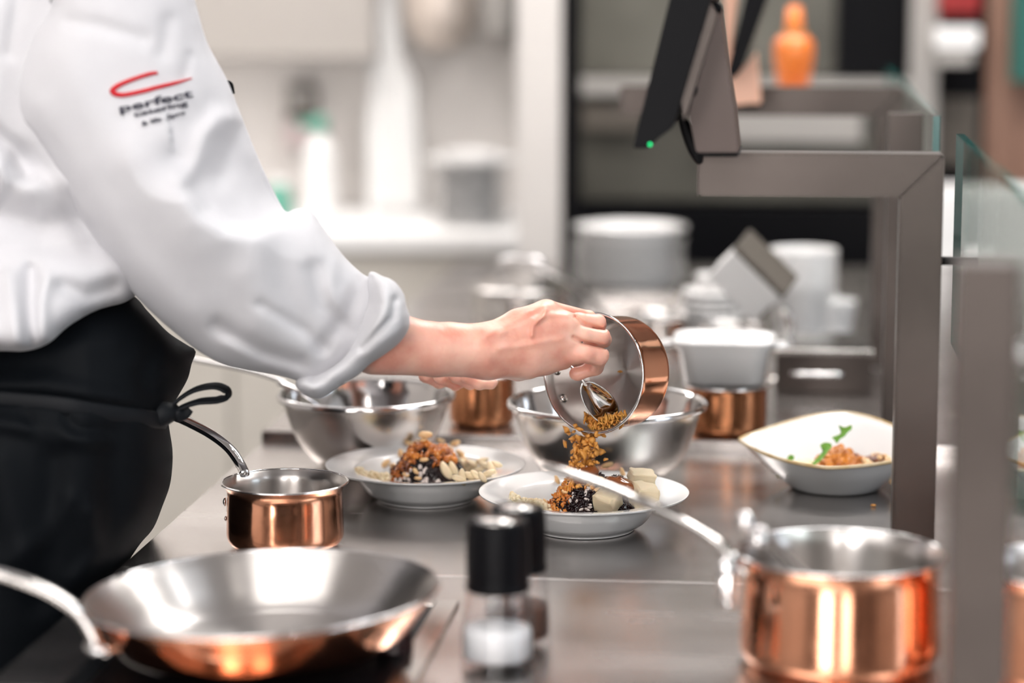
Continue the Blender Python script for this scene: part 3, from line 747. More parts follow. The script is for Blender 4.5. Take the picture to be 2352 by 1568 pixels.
# frying pan
p = Pz(605, 1378, TZ + .055)
D_f = Vector((p.x, p.y, 0)).dot(HEAD); r_f = 421 * D_f / F
fp = empty('frying_pan', (p.x, p.y, TZ + .0045), 'wide copper frying pan with steel inside on the black hob', 'pan', rot=(0, R(-2.2), 0))
h_f = .052
out = [(0, 0), (r_f * .62, 0), (r_f * .72, .003), (r_f * .80, .012), (r_f * .88, .027), (r_f * .95, .041), (r_f * .985, .048), (r_f, h_f)]
inn = [(r_f - .0006, h_f + .0006), (r_f * .983, .0498), (r_f * .945, .0435), (r_f * .87, .0295), (r_f * .79, .0150), (r_f * .71, .0058), (r_f * .61, .003), (0, .003)]
lathe('body', smooth_prof(out), M['copper'], fp, 160)
lathe('lining', smooth_prof(inn), M['steel_in'], fp, 160)
lathe('rim', [(r_f - .0005 + .0017 * math.cos(a), h_f + .0013 * math.sin(a)) for a in [i * math.pi / 5 for i in range(11)]], M['steel_pol'], fp, 160)
fp.location.z += .007
Dh = D_f - .09
hp = [Pd(228, 1490, Dh), Pd(212, 1452, Dh), Pd(180, 1405, Dh), Pd(120, 1362, Dh), Pd(50, 1332, Dh), Pd(-30, 1312, Dh), Pd(-160, 1296, Dh), Pd(-260, 1292, Dh)]
tube('handle', hp, [.009, .008, .0075, .009, .010, .011, .012, .010], [.0055, .0055, .005, .005, .005, .005, .0045, .004], M['steel'], fp, power=2.6)
hp = [Pd(205, 1478, Dh), Pd(232, 1486, Dh - .002), Pd(262, 1483, Dh + .004)]
tube('bracket', hp, [.010, .016, .012], [.005, .004, .003], M['steel_pol'], fp)
for q in ((214, 1492), (240, 1496)): rivet(fp, Pd(*q, Dh - .012), (-.3, -1, -.1), .0045)
# big right saucepan
p = Pz(1932, 1268, TZ + .1)
D_b = Vector((p.x, p.y, 0)).dot(HEAD); r_b = 244 * D_b / F
p.z = TZ + .0004
bp_ = pan('copper_saucepan', 'large copper saucepan with long steel handle beside the dark post', p, r_b, r_b * .965, .10, .018, .005)
hp = [Pd(1720, 1320, D_b - .04), Pd(1690, 1290, D_b - .03), Pd(1650, 1248, D_b - .02), Pd(1590, 1208, D_b), Pd(1500, 1162, D_b + .03), Pd(1390, 1115, D_b + .07), Pd(1290, 1080, D_b + .10), Pd(1248, 1068, D_b + .11)]
tube('handle', hp, [.008, .0075, .006, .0055, .0065, .0075, .008, .006], [.005, .005, .0045, .004, .004, .004, .004, .003], M['steel'], bp_, power=2.6)
tube('bracket', [Pd(1672, 1395, D_b - .05), Pd(1668, 1350, D_b - .05), Pd(1676, 1300, D_b - .045), Pd(1700, 1282, D_b - .035)], [.007, .009, .009, .006], [.004, .0045, .0045, .004], M['steel_pol'], bp_, up=(0, 1, 0))
for q in ((1664, 1318), (1662, 1356), (1668, 1386)): rivet(bp_, Pd(*q, D_b - .065), (-.7, -.7, 0), .0048)
# utensil leaning inside it
t = empty('steel_tongs', Pd(1900, 1400, D_b), 'steel serving tool with ball end leaning inside the large copper saucepan', 'utensil')
def bar(a_, b_, nm, w_, h_, d0, d1):
    q = Pd(*a_, d0), Pd(*b_, d1)
    return tube(nm, [q[0], q[0].lerp(q[1], .5), q[1]], w_, h_, M['steel_pol'], t)
bar((1716, 1205), (1905, 1392), 'handle', .0075, .004, D_b - .06, D_b)
bar((1748, 1215), (1925, 1385), 'second_arm', .0055, .003, D_b - .05, D_b + .01)
o = lathe('ball_end', smooth_prof([(0, -.0085), (.006, -.006), (.0085, 0), (.006, .006), (0, .0085)]), M['steel_pol'], None, 24); o.location = Pd(1712, 1196, D_b - .062); world_child(o, t)
o = lathe('collar', [(0, -.005), (.009, -.004), (.009, .004), (0, .005)], M['steel_pol'], None, 24); o.location = Pd(1742, 1238, D_b - .055); world_child(o, t)
# second copper pan at the right edge, beyond the near post
p = Pz(2448, 1300, TZ + .1); p.z = TZ + .0004
t = pan('copper_saucepan', 'copper saucepan at the right edge beyond the dark near post', p, r_b * .86, r_b * .83, .10, .018, .005)

# ------------------------------------------------------------------ grinders
def grinder(px0, px1, ybase, ytop, ycap, fill, fm, label, scap):
    cx_ = (px0 + px1) / 2; b = Pz(cx_, ybase - 14, TZ + .0004); D = Vector((b.x, b.y, 0)).dot(HEAD)
    t = empty('spice_grinder', b, label, 'grinder', 'black capped glass grinders')
    r = (px1 - px0) / 2 * D / F; zt = Pd(cx_, ytop, D).z - b.z; zc = Pd(cx_, ycap, D).z - b.z; zf = Pd(cx_, fill, D).z - b.z
    gb = lathe('jar', smooth_prof([(0, .001), (r * .92, 0), (r, .004), (r * .985, .03), (r * .90, zc * .8), (r * .84, zc - .001)], 5) + [(r * .82, zc - .001)] + smooth_prof([(r * .80, zc - .002), (r * .86, zc * .8), (r * .94, .03), (r * .94, .010), (r * .85, .007), (0, .007)], 5), M['thinglass'], t, 64)
    lathe('filling', [(0, .0075), (r * .84, .0076), (r * .925, .0105), (r * .925, .03), (r * .89, zf), (r * .8, zf + .001), (0, zf - .001)], fm, t, 48)
    lathe('collar', [(r * .5, zc - .004), (r * .86, zc - .003), (r * .87, zc), (r * .5, zc)], M['black'], t, 48)
    lathe('cap', smooth_prof([(0, zc + .0005), (r * scap * .97, zc + .0005), (r * scap, zc + .004), (r * scap * 1.01, zc + (zt - zc) * .5), (r * scap * .97, zt * .97), (r * scap * .93, zt - .0015), (r * scap * .86, zt), (r * scap * .72, zt - .002), (0, zt - .0025)], 5), M['black'], t, 64)
    lathe('top_disc', [(0, zt + .0005), (r * scap * .70, zt), (r * scap * .72, zt - .002), (0, zt - .002)], M['steel'], t, 48)
    return t
grinder(1057, 1230, 1542, 1192, 1345, 1440, M['salt'], 'nearer grinder of white salt with black cap', .86)
grinder(1112, 1268, 1492, 1162, 1300, 1385, M['pepper'], 'grinder of dark pepper standing behind the salt', .84)

# ------------------------------------------------------------------ mixing bowls
def mixing_bowl(px0, px1, yrim, h, label):
    cx_ = (px0 + px1) / 2; q = Pz(cx_, yrim, TZ + h); D = Vector((q.x, q.y, 0)).dot(HEAD); r = (px1 - px0) / 2 * D / F
    t = empty('mixing_bowl', (q.x, q.y, TZ + .0004), label, 'bowl', 'steel mixing bowls')
    o_ = [(0, .0), (r * .42, 0), (r * .50, .003), (r * .66, .018), (r * .80, .042), (r * .90, h * .78), (r * .935, h - .003)]
    i_ = [(r * .93, h - .002), (r * .89, h * .79), (r * .79, .0435), (r * .65, .0195), (r * .49, .0045), (r * .41, .0015), (0, .0015)]
    lathe('body', smooth_prof(o_), M['steel_bowl'], t, 128); lathe('lining', smooth_prof(i_), M['bowl_in'], t, 128)
    lathe('rolled_rim', smooth_prof([(r * .93, h - .003), (r * .965, h + .001), (r * .99, h), (r, h - .003), (r * .99, h - .006), (r * .955, h - .005), (r * .93, h - .0035)]), M['steel_pol'], t, 128)
    return t, r
M['steel_bowl'] = mat('satin mixing bowl', (.70, .66, .63), .26, 1, aniso=.5, tangent=True)
b1, rb1 = mixing_bowl(632, 1050, 903, .092, 'left steel mixing bowl behind the turned up cuff')
b2, rb2 = mixing_bowl(1160, 1630, 922, .098, 'right steel mixing bowl behind the tilted copper pan')
# whisk / ladle whose handle leaves the left bowl
D1 = Vector(b1.location).dot(HEAD)
t = empty('soup_ladle', b1.location + Vector((0, 0, .01)), 'steel ladle resting in the left mixing bowl, handle towards the apron', 'ladle')
o = tube('handle', [Pd(330, 800, D1 + .1), Pd(450, 826, D1 + .08), Pd(560, 848, D1 + .05), Pd(640, 872, D1 + .02), Pd(690, 900, D1)], [.007, .006, .005, .005, .006], [.003] * 5, M['steel_pol']); world_child(o, t)
o = tube('neck', [Pd(640, 878, D1 - .01), Pd(690, 900, D1), Pd(760, 960, D1 + .01)], [.010, .012, .006], [.004] * 3, M['steel_pol']); world_child(o, t)
o = lathe('scoop', smooth_prof([(0, -.02), (.022, -.016), (.032, 0), (.031, 0), (.021, -.0145), (0, -.0185)]), M['steel'], None, 40); o.location = b1.location + Vector((-.01, 0, .035)); world_child(o, t)

# ------------------------------------------------------------------ plates
def pasta_plate(px0, px1, yrim, label):
    cx_ = (px0 + px1) / 2; h = .040; q = Pz(cx_, yrim, TZ + h); D = Vector((q.x, q.y, 0)).dot(HEAD); r = (px1 - px0) / 2 * D / F
    pr = smooth_prof([(0, .003), (r * .44, .0028), (r * .46, 0), (r * .485, .0005), (r * .50, .003), (r * .60, .010), (r * .67, .022), (r * .70, .0315), (r * .76, .0345), (r * .96, .0385), (r * .995, .0395), (r, .0408), (r * .985, .0415), (r * .76, .0372), (r * .705, .0345), (r * .665, .027), (r * .60, .014), (r * .48, .0072), (0, .0065)], 5)
    o = lathe('pasta_plate', pr, M['china'], None, 160); o.location = (q.x, q.y, TZ + .0003)
    tag(o, label, 'plate', 'wide rimmed plates of black rice'); return o, r, D
pl1, rp1, Dp1 = pasta_plate(745, 1210, 1067, 'wide rimmed white plate of black rice before the left mixing bowl')
pl2, rp2, Dp2 = pasta_plate(1096, 1586, 1131, 'wide rimmed white plate of black rice under the falling granola')

# ------------------------------------------------------------------ square leaf bowl
def leaf_bowl(pxc, yc, D, label, s=1.0):
    c0 = Pd(pxc, yc, D); base = Vector((c0.x, c0.y, TZ + .0003))
    t = empty('square_bowl', base, label, 'bowl')
    N = 144
    def ring(rc, zf, e=2.0, fl=0.0):
        pts = []
        for i in range(N):
            th = 2 * math.pi * i / N
            c, sn = math.cos(th), math.sin(th)
            rad = (abs(c) ** e + abs(sn) ** e) ** (-1 / e)
            pts.append((rc * rad * c, rc * rad * sn, zf(th)))
        return pts
    R0 = .116 * s
    def rimz(th):
        # corners at 0 (right), 90 (back), 180 (left), 270 (front)
        return .0465 + .022 * max(0, math.sin(th)) ** 1.5 + .006 * max(0, -math.cos(th)) ** 4 + .004 * max(0, math.cos(th)) ** 4
    spec = [(0.40, 0, 2.0), (.43, .0, 2.0), (.47, .05, 2.0), (.60, .28, 1.85), (.78, .58, 1.6), (.93, .88, 1.42), (1.0, 1.0, 1.36)]
    out = [ring(R0 * k, (lambda th, f_=f: rimz(th) * f_), e) for k, f, e in spec]
    inn = [ring(R0 * (k - .025), (lambda th, f_=f: rimz(th) * f_ + (.004 if f_ < .9 else .0)), e) for k, f, e in spec[:0:-1]]
    def loft(nm, rings, m, cap=None):
        v = [p_ for r_ in rings for p_ in r_]; f = []
        for a_ in range(len(rings) - 1):
            for i in range(N):
                j = (i + 1) % N; f.append((a_ * N + i, a_ * N + j, (a_ + 1) * N + j, (a_ + 1) * N + i))
        if cap is not None:
            b_ = len(v); ri = 0 if cap == 0 else len(rings) - 1
            zc = sum(q[2] for q in rings[ri]) / N; v.append((0, 0, zc))
            for i in range(N): f.append((b_, ri * N + (i + 1) % N, ri * N + i) if cap == 0 else (b_, ri * N + i, ri * N + (i + 1) % N))
        me = mesh_np(nm, v, f); o = link(nm, me, m, t)
        sb = o.modifiers.new('s', 'SUBSURF'); sb.levels = 1; sb.render_levels = 1
        return o
    loft('shell', out, M['china'], 0); loft('inner_face', inn, M['china'], 1)
    rim = []
    for ph in (math.pi, math.pi * .5, 0, -math.pi * .5):
        rim.append([(x * (1 + .016 * math.cos(ph) - .008), y * (1 + .016 * math.cos(ph) - .008), z + .0034 * math.sin(ph)) for x, y, z in out[-1]])
    rim.append(rim[0]); loft('rim', rim, M['china_rim'])
    return t
lb1 = leaf_bowl(1918, 1120, 2.80, 'white square bowl with sandy rim and green leaves behind the near bracket')
lb1.rotation_euler.z = R(-6)
lb2 = leaf_bowl(2500, 1130, 2.74, 'white square bowl at the right edge beyond the near post')

# ------------------------------------------------------------------ food
def mound(cx, cy, rx, ry, h, p=1.4):
    def z(x, y):
        d = math.hypot((x - cx) / rx, (y - cy) / ry)
        return h * max(0, 1 - d ** p)
    return z
def plate_floor(x, y, r):
    d = math.hypot(x, y) / r
    return float(np.interp(d, [0, .48, .60, .665, .705, .76, 1], [.0068, .0075, .014, .027, .0345, .0374, .0415]))
def food_mesh(name, plate, r, blobs, m, label=None, cat=None, extra=.0, res=.0019, seed=1):
    """bumpy heap surface over the plate's floor, as one lump"""
    x0, y0 = -r * .7, -r * .7; n = int(1.4 * r / res); H = np.zeros((n, n)); v = []; idx = {}
    f = []
    for i in range(n):
        for j in range(n):
            x = x0 + i * res; y = y0 + j * res
            hh = max(b(x, y) for b in blobs)
            if hh > 0:
                hh += .0035 * noise.noise((x * 170, y * 170, seed)) * min(1, hh / .006) + .002 * noise.noise((x * 400, y * 400, seed))
            H[i, j] = hh
    for i in range(n - 1):
        for j in range(n - 1):
            if max(H[i, j], H[i + 1, j], H[i, j + 1], H[i + 1, j + 1]) > 0:
                q = []
                for a_, b_ in ((i, j), (i + 1, j), (i + 1, j + 1), (i, j + 1)):
                    if (a_, b_) not in idx:
                        x = x0 + a_ * res; y = y0 + b_ * res
                        idx[a_, b_] = len(v); v.append((x, y, plate_floor(x, y, r) + max(H[a_, b_], 0) - (.0012 if H[a_, b_] <= 0 else -.0002)))
                    q.append(idx[a_, b_])
                f.append(q)
    o = link(name, mesh_np(name, v, f), m)
    o.location = plate.location
    return o
def zfun(blobs, r): return lambda x, y: plate_floor(x, y, r) + max(0, max(b(x, y) for b in blobs))
def scatter(name, plate, zf, centers, n, tmpl, smin, smax, m, label, lift=.001, stuff=True, group=None, cat=None, flat=.5, seed=3):
    rr = random.Random(seed); mats = []
    for k in range(n):
        cx, cy, sx, sy = rr.choice(centers)
        a_ = rr.uniform(0, 6.28); q = math.sqrt(rr.random())
        x, y = cx + sx * q * math.cos(a_), cy + sy * q * math.sin(a_)
        s = rr.uniform(smin, smax)
        e = Euler((rr.uniform(-flat, flat) * 1.6, rr.uniform(-flat, flat) * 1.6, rr.uniform(0, 6.28))).to_matrix().to_4x4()
        mats.append(Matrix.Translation((x, y, zf(x, y) + lift)) @ e @ Matrix.Scale(s, 4))
    if stuff:
        o = link(name, instances_mesh(name, tmpl, mats), m); o.location = plate.location
        return tag(o, label, cat, None, 'stuff')
    me = mesh_np(name, tmpl[0], tmpl[1]); me.materials.append(m); me.polygons.foreach_set('use_smooth', [True] * len(me.polygons))
    res = []
    for Mx in mats:
        o = bpy.data.objects.new(name, me); C.objects.link(o); o.matrix_world = Matrix.Translation(plate.location) @ Mx
        tag(o, label, cat, group); res.append(o)
    return res
GR = ico(1, (1, .32, .30)); CHUNK = ico(2, (1, .8, .65), .16, 4); FLAKE = ico(1, (1, .60, .34), .42, 9); SHARD = ico(1, (1, .42, .30), .48, 31); NUT = ico(2, (1, .42, .40), .04, 2)
PEA = ico(2, (1, .58, .50), .05, 5)
def px_local(plate, px, py, z):
    q = Pz(px, py, TZ + z); return q.x - plate.location.x, q.y - plate.location.y

# --- plate 2 (in focus)
m2 = [mound(.004, .008, .052, .052, .056, 1.6), mound(.034, .008, .036, .04, .048, 1.9), mound(-.012, -.018, .045, .040, .016, 2), mound(.015, -.03, .045, .032, .009, 3)]
zf2 = zfun(m2, rp2)
o = food_mesh('rice_mound', pl2, rp2, m2, M['rice'], seed=2); tag(o, 'mound of glossy black rice on the plate under the granola', 'rice', None, 'stuff')
scatter('black_rice', pl2, zf2, [(.008, .0, .055, .055), (.02, -.02, .05, .035)], 2600, GR, .0028, .0042, M['rice'], 'loose black rice grains on the plate under the granola', flat=.8, cat='rice')
scatter('pale_rice', pl2, zf2, [(.012, -.034, .042, .018)], 46, ico(2, (1, .34, .32)), .0040, .0055, M['rice_w'], 'pale rice grains along the front of the right plate', lift=.0022, flat=.7, cat='rice', seed=8)
scatter('orange_bits', pl2, zf2, [(-.026, -.012, .016, .022), (-.010, .006, .02, .02)], 260, FLAKE, .003, .0058, M['orangebit'], 'orange roasted bits over the rice on the right plate', lift=.002, flat=1.2, cat='topping')
mm = [mound(-.052, -.012, .030, .028, .022, 2)]
o = food_mesh('pale_mash', pl2, rp2, mm, M['mash'], seed=5); tag(o, 'pale mash at the left of the right plate', 'mash', None, 'stuff')
scatter('mash_bits', pl2, zfun(mm, rp2), [(-.050, -.013, .028, .024)], 190, CHUNK, .0022, .0046, M['cream'], 'pale yellow chopped bits on the left side of right plate', flat=1, cat='topping', lift=.001)
for i, (cx_, cy_, cz_, s_, rz, rx_, lab) in enumerate(((.0625, .012, .054, .0125, .3, .2, 'square cream coloured cube highest on the right plate'), (.0665, -.012, .040, .0135, .5, .25, 'largest cream coloured cube at the right of the rice'), (.0285, -.030, .038, .0135, -.35, .45, 'cream coloured cube in the front of the rice, behind the long handle'))):
    bm = bmesh.new(); bmesh.ops.create_cube(bm, size=2); bmesh.ops.bevel(bm, geom=list(bm.edges), offset=.38, segments=3, affect='EDGES', profile=.6); bmesh.ops.subdivide_edges(bm, edges=list(bm.edges), cuts=2, use_grid_fill=True)
    for v_ in bm.verts: v_.co += Vector((noise.noise(v_.co * 1.3 + Vector((i * 7, 0, 0))), noise.noise(v_.co * 1.3 + Vector((0, i * 5, 9))), noise.noise(v_.co + Vector((3, 3, i))))) * .22 + v_.co * .10 * noise.noise(v_.co * 4 + Vector((i, 0, 0)))
    o = link('cream_cube', bm_mesh('cream_cube', bm), M['tofu']); o.scale = (s_ * (1.15 if i == 0 else .95), s_ * .9, s_ * (.72 if i == 0 else .95)); o.location = pl2.location + Vector((cx_, cy_, cz_)); o.rotation_euler = (rx_, .15, rz)
    tag(o, lab, 'food cube')
rr = random.Random(5)
mnut = mesh_np('nut', *NUT); mnut.materials.append(M['nut']); mnut.polygons.foreach_set('use_smooth', [True] * len(mnut.polygons))
def put(me, nm, plate, px, py, zf_or_z, s, rot, label, cat, group=None, lift=.003, mtl=None):
    """a piece seen at that pixel, resting on the heap"""
    D_ = Vector((plate.location.x, plate.location.y, 0)).dot(HEAD)
    q = None
    d = ray(px, py)
    for k in range(400):                       # march the sight line onto the heap
        t_ = (D_ - .12 + k * .0008) / d.dot(HEAD); w_ = CAM + d * t_ - Vector(plate.location)
        if w_.z < zf_or_z(w_.x, w_.y) + lift: q = w_; break
    if q is None: q = Pd(px, py, D_) - Vector(plate.location)
    o = bpy.data.objects.new(nm, me); C.objects.link(o)
    o.location = Vector(plate.location) + q; o.scale = (s,) * 3; o.rotation_euler = rot
    return tag(o, label, cat, group)
for (x, y, s, a_) in ((1330, 1056, .0115, .1), (1395, 1068, .0105, -.3), (1430, 1085, .009, 1.2), (1372, 1100, .010, -.2), (1353, 1092, .008, .8), (1392, 1104, .0105, .15), (1318, 1098, .009, 1.4), (1280, 1102, .009, 1.2), (1254, 1155, .008, 1.0), (1300, 1130, .008, .4), (1370, 1125, .009, -.5)):
    put(mnut, 'pine_nut', pl2, x, y, zf2, s * .74, (rr.uniform(-.3, .3), a_, rr.uniform(-.4, .4)), 'roasted pale nut on the rice of the right plate', 'nut', 'nuts on the right plate')
gl = ico(3, (1, .7, .5), .10, 3)
mg = mesh_np('glazed_piece', *gl); mg.materials.append(M['rib']); mg.polygons.foreach_set('use_smooth', [True] * len(mg.polygons))
put(mg, 'glazed_piece', pl2, 1425, 1117, zf2, .021, (0, .3, .2), 'dark glazed meat piece beside the cream cubes on right plate', 'meat')
put(mg, 'glazed_piece', pl2, 1345, 1090, zf2, .017, (0, -.3, .9), 'dark glazed meat piece under the granola stream', 'meat')

# --- plate 1
m1 = [mound(-.002, .004, .050, .050, .056, 1.6), mound(.016, .008, .036, .04, .050, 1.9), mound(-.030, -.006, .035, .035, .020, 1.8), mound(0, -.022, .05, .036, .012, 2)]
zf1 = zfun(m1, rp1)
o = food_mesh('rice_mound', pl1, rp1, m1, M['rice'], seed=4); tag(o, 'mound of glossy black rice on the left plate', 'rice', None, 'stuff')
scatter('black_rice', pl1, zf1, [(0, 0, .052, .05)], 2000, GR, .0028, .0040, M['rice'], 'loose black rice grains on the left plate', flat=.8, cat='rice', seed=6)
scatter('orange_bits', pl1, zf1, [(-.022, .002, .018, .022), (.002, .002, .03, .02), (.018, 0, .02, .02), (-.03, -.02, .02, .01)], 190, FLAKE, .003, .0065, M['glaze'], 'orange glazed bits over the rice on the left plate', lift=.002, flat=1.2, cat='topping', seed=7)
scatter('orange_bits', pl1, zf1, [(-.016, 0, .013, .02), (-.002, -.004, .022, .012), (.02, .004, .014, .012)], 75, CHUNK, .003, .0058, M['orangebit'], 'bright orange bits on the rice of the left plate', lift=.002, flat=1.2, cat='topping', seed=17)
scatter('pink_bits', pl1, zf1, [(-.01, -.034, .04, .012)], 60, CHUNK, .0022, .0042, M['rice_w'], 'pale pinkish bits along the front of the left plate', lift=.0018, flat=1, cat='topping', seed=12)
mk = [mound(-.050, -.010, .030, .028, .020, 2)]
o = food_mesh('pale_mash', pl1, rp1, mk, M['mash'], seed=7); tag(o, 'pale mash at the left of the left plate', 'mash', None, 'stuff')
scatter('mash_bits', pl1, zfun(mk, rp1), [(-.050, -.012, .028, .024)], 170, CHUNK, .003, .0055, M['cream'], 'cream bits on the left side of left plate', flat=1, cat='topping', seed=4)
mpea = mesh_np('peanut', *PEA); mpea.materials.append(M['nut']); mpea.polygons.foreach_set('use_smooth', [True] * len(mpea.polygons))
for (x, y, s, a_) in ((960, 1018, .0120, 0), (921, 1042, .010, 1.3), (974, 1056, .0085, .0), (1045, 1018, .011, -.4), (1058, 1042, .011, .7), (885, 1065, .011, -.7), (940, 1018, .009, .3), (1028, 1030, .010, .3), (905, 1070, .009, .4), (1000, 1040, .007, .5), (933, 1090, .008, .3), (955, 1082, .008, .8), (960, 1098, .007, .1), (1012, 1012, .008, .3), (1066, 1055, .009, .9)):
    put(mpea, 'peanut', pl1, x, y, zf1, s * .66, (rr.uniform(-.3, .3), a_, rr.uniform(-.4, .4)), 'roasted peanut on the rice of the left plate', 'nut', 'peanuts on the left plate')
D_ = Vector((pl1.location.x, pl1.location.y, 0)).dot(HEAD)
o = bpy.data.objects.new('peanut', mpea); C.objects.link(o); o.location = Pd(977, 998, D_ + .003); o.scale = (.0085, .0085, .0088); o.rotation_euler = (0, .05, .3)
tag(o, 'pale peanut perched at the very top of the left plate', 'nut')
o = bpy.data.objects.new('peanut', mpea); C.objects.link(o); o.location = Pd(974, 1011, D_ + .003); o.scale = (.005, .005, .006)
tag(o, 'small peanut under the topmost peanut of the left plate', 'nut')
# cashew / soy pieces on the right side of plate 1
def bean(seed, L=1.0, bend=.25):
    bm = bmesh.new(); bmesh.ops.create_icosphere(bm, subdivisions=3, radius=1)
    for v_ in bm.verts:
        x = v_.co.x; v_.co.y *= .52; v_.co.z *= .48; v_.co.x *= L
        v_.co.y += bend * x * x - .05; v_.co *= 1 + .05 * noise.noise(v_.co * 2 + Vector((seed, 0, 0)))
        v_.co.y *= 1 - .12 * math.exp(-(x / .25) ** 2)
    me = bm_mesh('bean', bm); me.materials.append(M['cream']); me.polygons.foreach_set('use_smooth', [True] * len(me.polygons)); return me
beans = [bean(i, 1.0 + .1 * i, .15 + .08 * i) for i in range(3)]
mb = [mound(.055, -.004, .038, .036, .017, 2.2)]
zb = zfun(m1 + mb, rp1)
rr = random.Random(11)
for (x, y, s, a_) in ((1025, 1082, .0150, 1.05), (1042, 1078, .0125, 1.15), (1066, 1070, .0145, 1.0), (1062, 1096, .0115, 1.4), (1085, 1066, .012, .3), (1100, 1080, .0125, -.4), (1082, 1092, .012, .2), (1118, 1070, .012, .4), (1130, 1078, .012, 1.1), (1108, 1058, .011, -.2), (1095, 1092, .011, .7), (1120, 1088, .011, -.5), (1140, 1066, .010, .3), (1075, 1080, .011, -.9), (1052, 1098, .010, .2), (1108, 1096, .010, .9)):
    put(beans[rr.randrange(3)], 'pale_bean', pl1, x, y, zb, s * .74, (rr.uniform(-.4, .4), a_, rr.uniform(-.3, .3)), 'pale cream bean heaped at the right of the left plate', 'bean', 'pale beans on the left plate', lift=.004)
# --- leaf bowl food
def bowl_food(t, s=1.0, sd=1):
    loc = t.location; rr = random.Random(sd)
    fl = .012
    def zz(x, y): return fl + max(0, .028 * (1 - ((x - .005) / .035) ** 2 - ((y) / .035) ** 2), .020 * (1 - ((x - .05) / .030) ** 2 - (y / .035) ** 2), .012 * (1 - ((x + .03) / .032) ** 2 - (y / .04) ** 2))
    class Pp: location = loc
    x0 = .07; n = 80; v = []; f = []
    for i in range(n):
        for j in range(n):
            x, y = -x0 + 2 * x0 * i / (n - 1), -x0 + 2 * x0 * j / (n - 1)
            d_ = math.hypot(x, y); k_ = max(0, 1 - (d_ / x0) ** 6)
            v.append((x, y, fl - .006 + (zz(x, y) - fl + .005) * k_ + .004 * noise.noise((x * 140, y * 140, sd)) * k_))
    for i in range(n - 1):
        for j in range(n - 1):
            if math.hypot(v[i * n + j][0], v[i * n + j][1]) < x0 * .8: f.append((i * n + j, (i + 1) * n + j, (i + 1) * n + j + 1, i * n + j + 1))
    nm_ = 'right edge bowl' if sd > 1 else 'square bowl'
    o = link('stew_base', mesh_np('stew_base', v, f), M['glaze']); o.location = loc; tag(o, 'brown stew filling the ' + nm_, 'stew', None, 'stuff')
    scatter('orange_bits', Pp, zz, [(.004, -.008, .028, .026), (.0, -.02, .03, .02)], 170, CHUNK, .004, .0085, M['orangebit'], 'orange roasted chunks heaped in the ' + nm_, flat=1, lift=.004, seed=sd + 2, cat='topping')
    scatter('dark_bits', Pp, zz, [(-.016, -.012, .012, .02), (.028, -.006, .008, .02), (.045, -.002, .012, .01)], 90, CHUNK, .003, .006, M['rib'], 'dark glazed bits in the ' + nm_, flat=1, lift=.005, seed=sd + 3, cat='topping')
    scatter('mash_bits', Pp, zz, [(-.044, -.014, .022, .016)], 120, CHUNK, .003, .0065, M['mash'], 'pale mash heaped at the left of the ' + nm_, flat=1, lift=.006, seed=sd + 4, cat='mash')
    for i in range(18):
        x, y = rr.uniform(.030, .068), rr.uniform(-.030, .01)
        o = bpy.data.objects.new('peanut', mpea); C.objects.link(o); o.location = Vector(loc) + Vector((x, y, zz(x, y) + .006)); s_ = rr.uniform(.0065, .0095); o.scale = (s_,) * 3
        o.rotation_euler = (rr.uniform(-.5, .5), rr.uniform(-.6, .6), rr.uniform(0, 6)); tag(o, 'glazed nut heaped at the right inside the ' + nm_, 'nut', 'nuts in the ' + nm_)
    def leaf(nm, pts, half, label):
        bm = bmesh.new(); c = catmull(pts, 10, True); cen = sum((Vector(q) for q in c), Vector()) / len(c)
        for sgn in (1, -1):
            vs_ = [bm.verts.new(Vector(q) + Vector((0, sgn * .0004, 0))) for q in c]
            cv = bm.verts.new(cen + Vector((0, .003 + sgn * .0004, 0)))
            for i in range(len(vs_)): bm.faces.new((vs_[i], vs_[(i + 1) % len(vs_)], cv))
        o = link(nm, bm_mesh(nm, bm), M['leaf']); return tag(o, label, 'leaf')
    Dl = Vector((loc.x, loc.y, 0)).dot(HEAD)
    ox = Vector((loc.x, loc.y, 0)) - Vector((lb1.location.x, lb1.location.y, 0)) if sd > 1 else Vector()
    leaf('rocket_leaf', [Pd(x, y, Dl0 - .01) + ox for x, y in ((1918, 1012), (1911, 1004), (1924, 1002), (1932, 992), (1933, 984), (1926, 976), (1940, 981), (1955, 976), (1956, 986), (1948, 992), (1940, 1002), (1930, 1008), (1924, 1016), (1919, 1016))], 0, 'jagged rocket leaf standing up on the food of the ' + nm_)
    leaf('rocket_leaf', [Pd(x, y, Dl0 - .02) + ox for x, y in ((1884, 1022), (1894, 1016), (1908, 1018), (1910, 1026), (1902, 1036), (1895, 1046), (1880, 1062), (1862, 1070), (1872, 1056), (1886, 1042), (1893, 1030), (1888, 1026))], 0, 'curved green leaf lying over the left of the ' + nm_ + ' food')
    leaf('rocket_leaf', [Pd(x, y, Dl0 - .0) + ox for x, y in ((1808, 1052), (1815, 1044), (1824, 1048), (1822, 1056), (1812, 1058))], 0, 'small green leaf tip at the left inside the ' + nm_)
Dl0 = Vector((lb1.location.x, lb1.location.y, 0)).dot(HEAD)
bowl_food(lb1); bowl_food(lb2, sd=21)
o = bpy.data.objects.new('crumb', mnut.copy()); C.objects.link(o); o.data.materials[0] = M['granola']; o.scale = (.0035,) * 3; o.location = Pz(2006, 1160, TZ + .0018); tag(o, 'single golden crumb on the worktop before the square bowl', 'crumb')

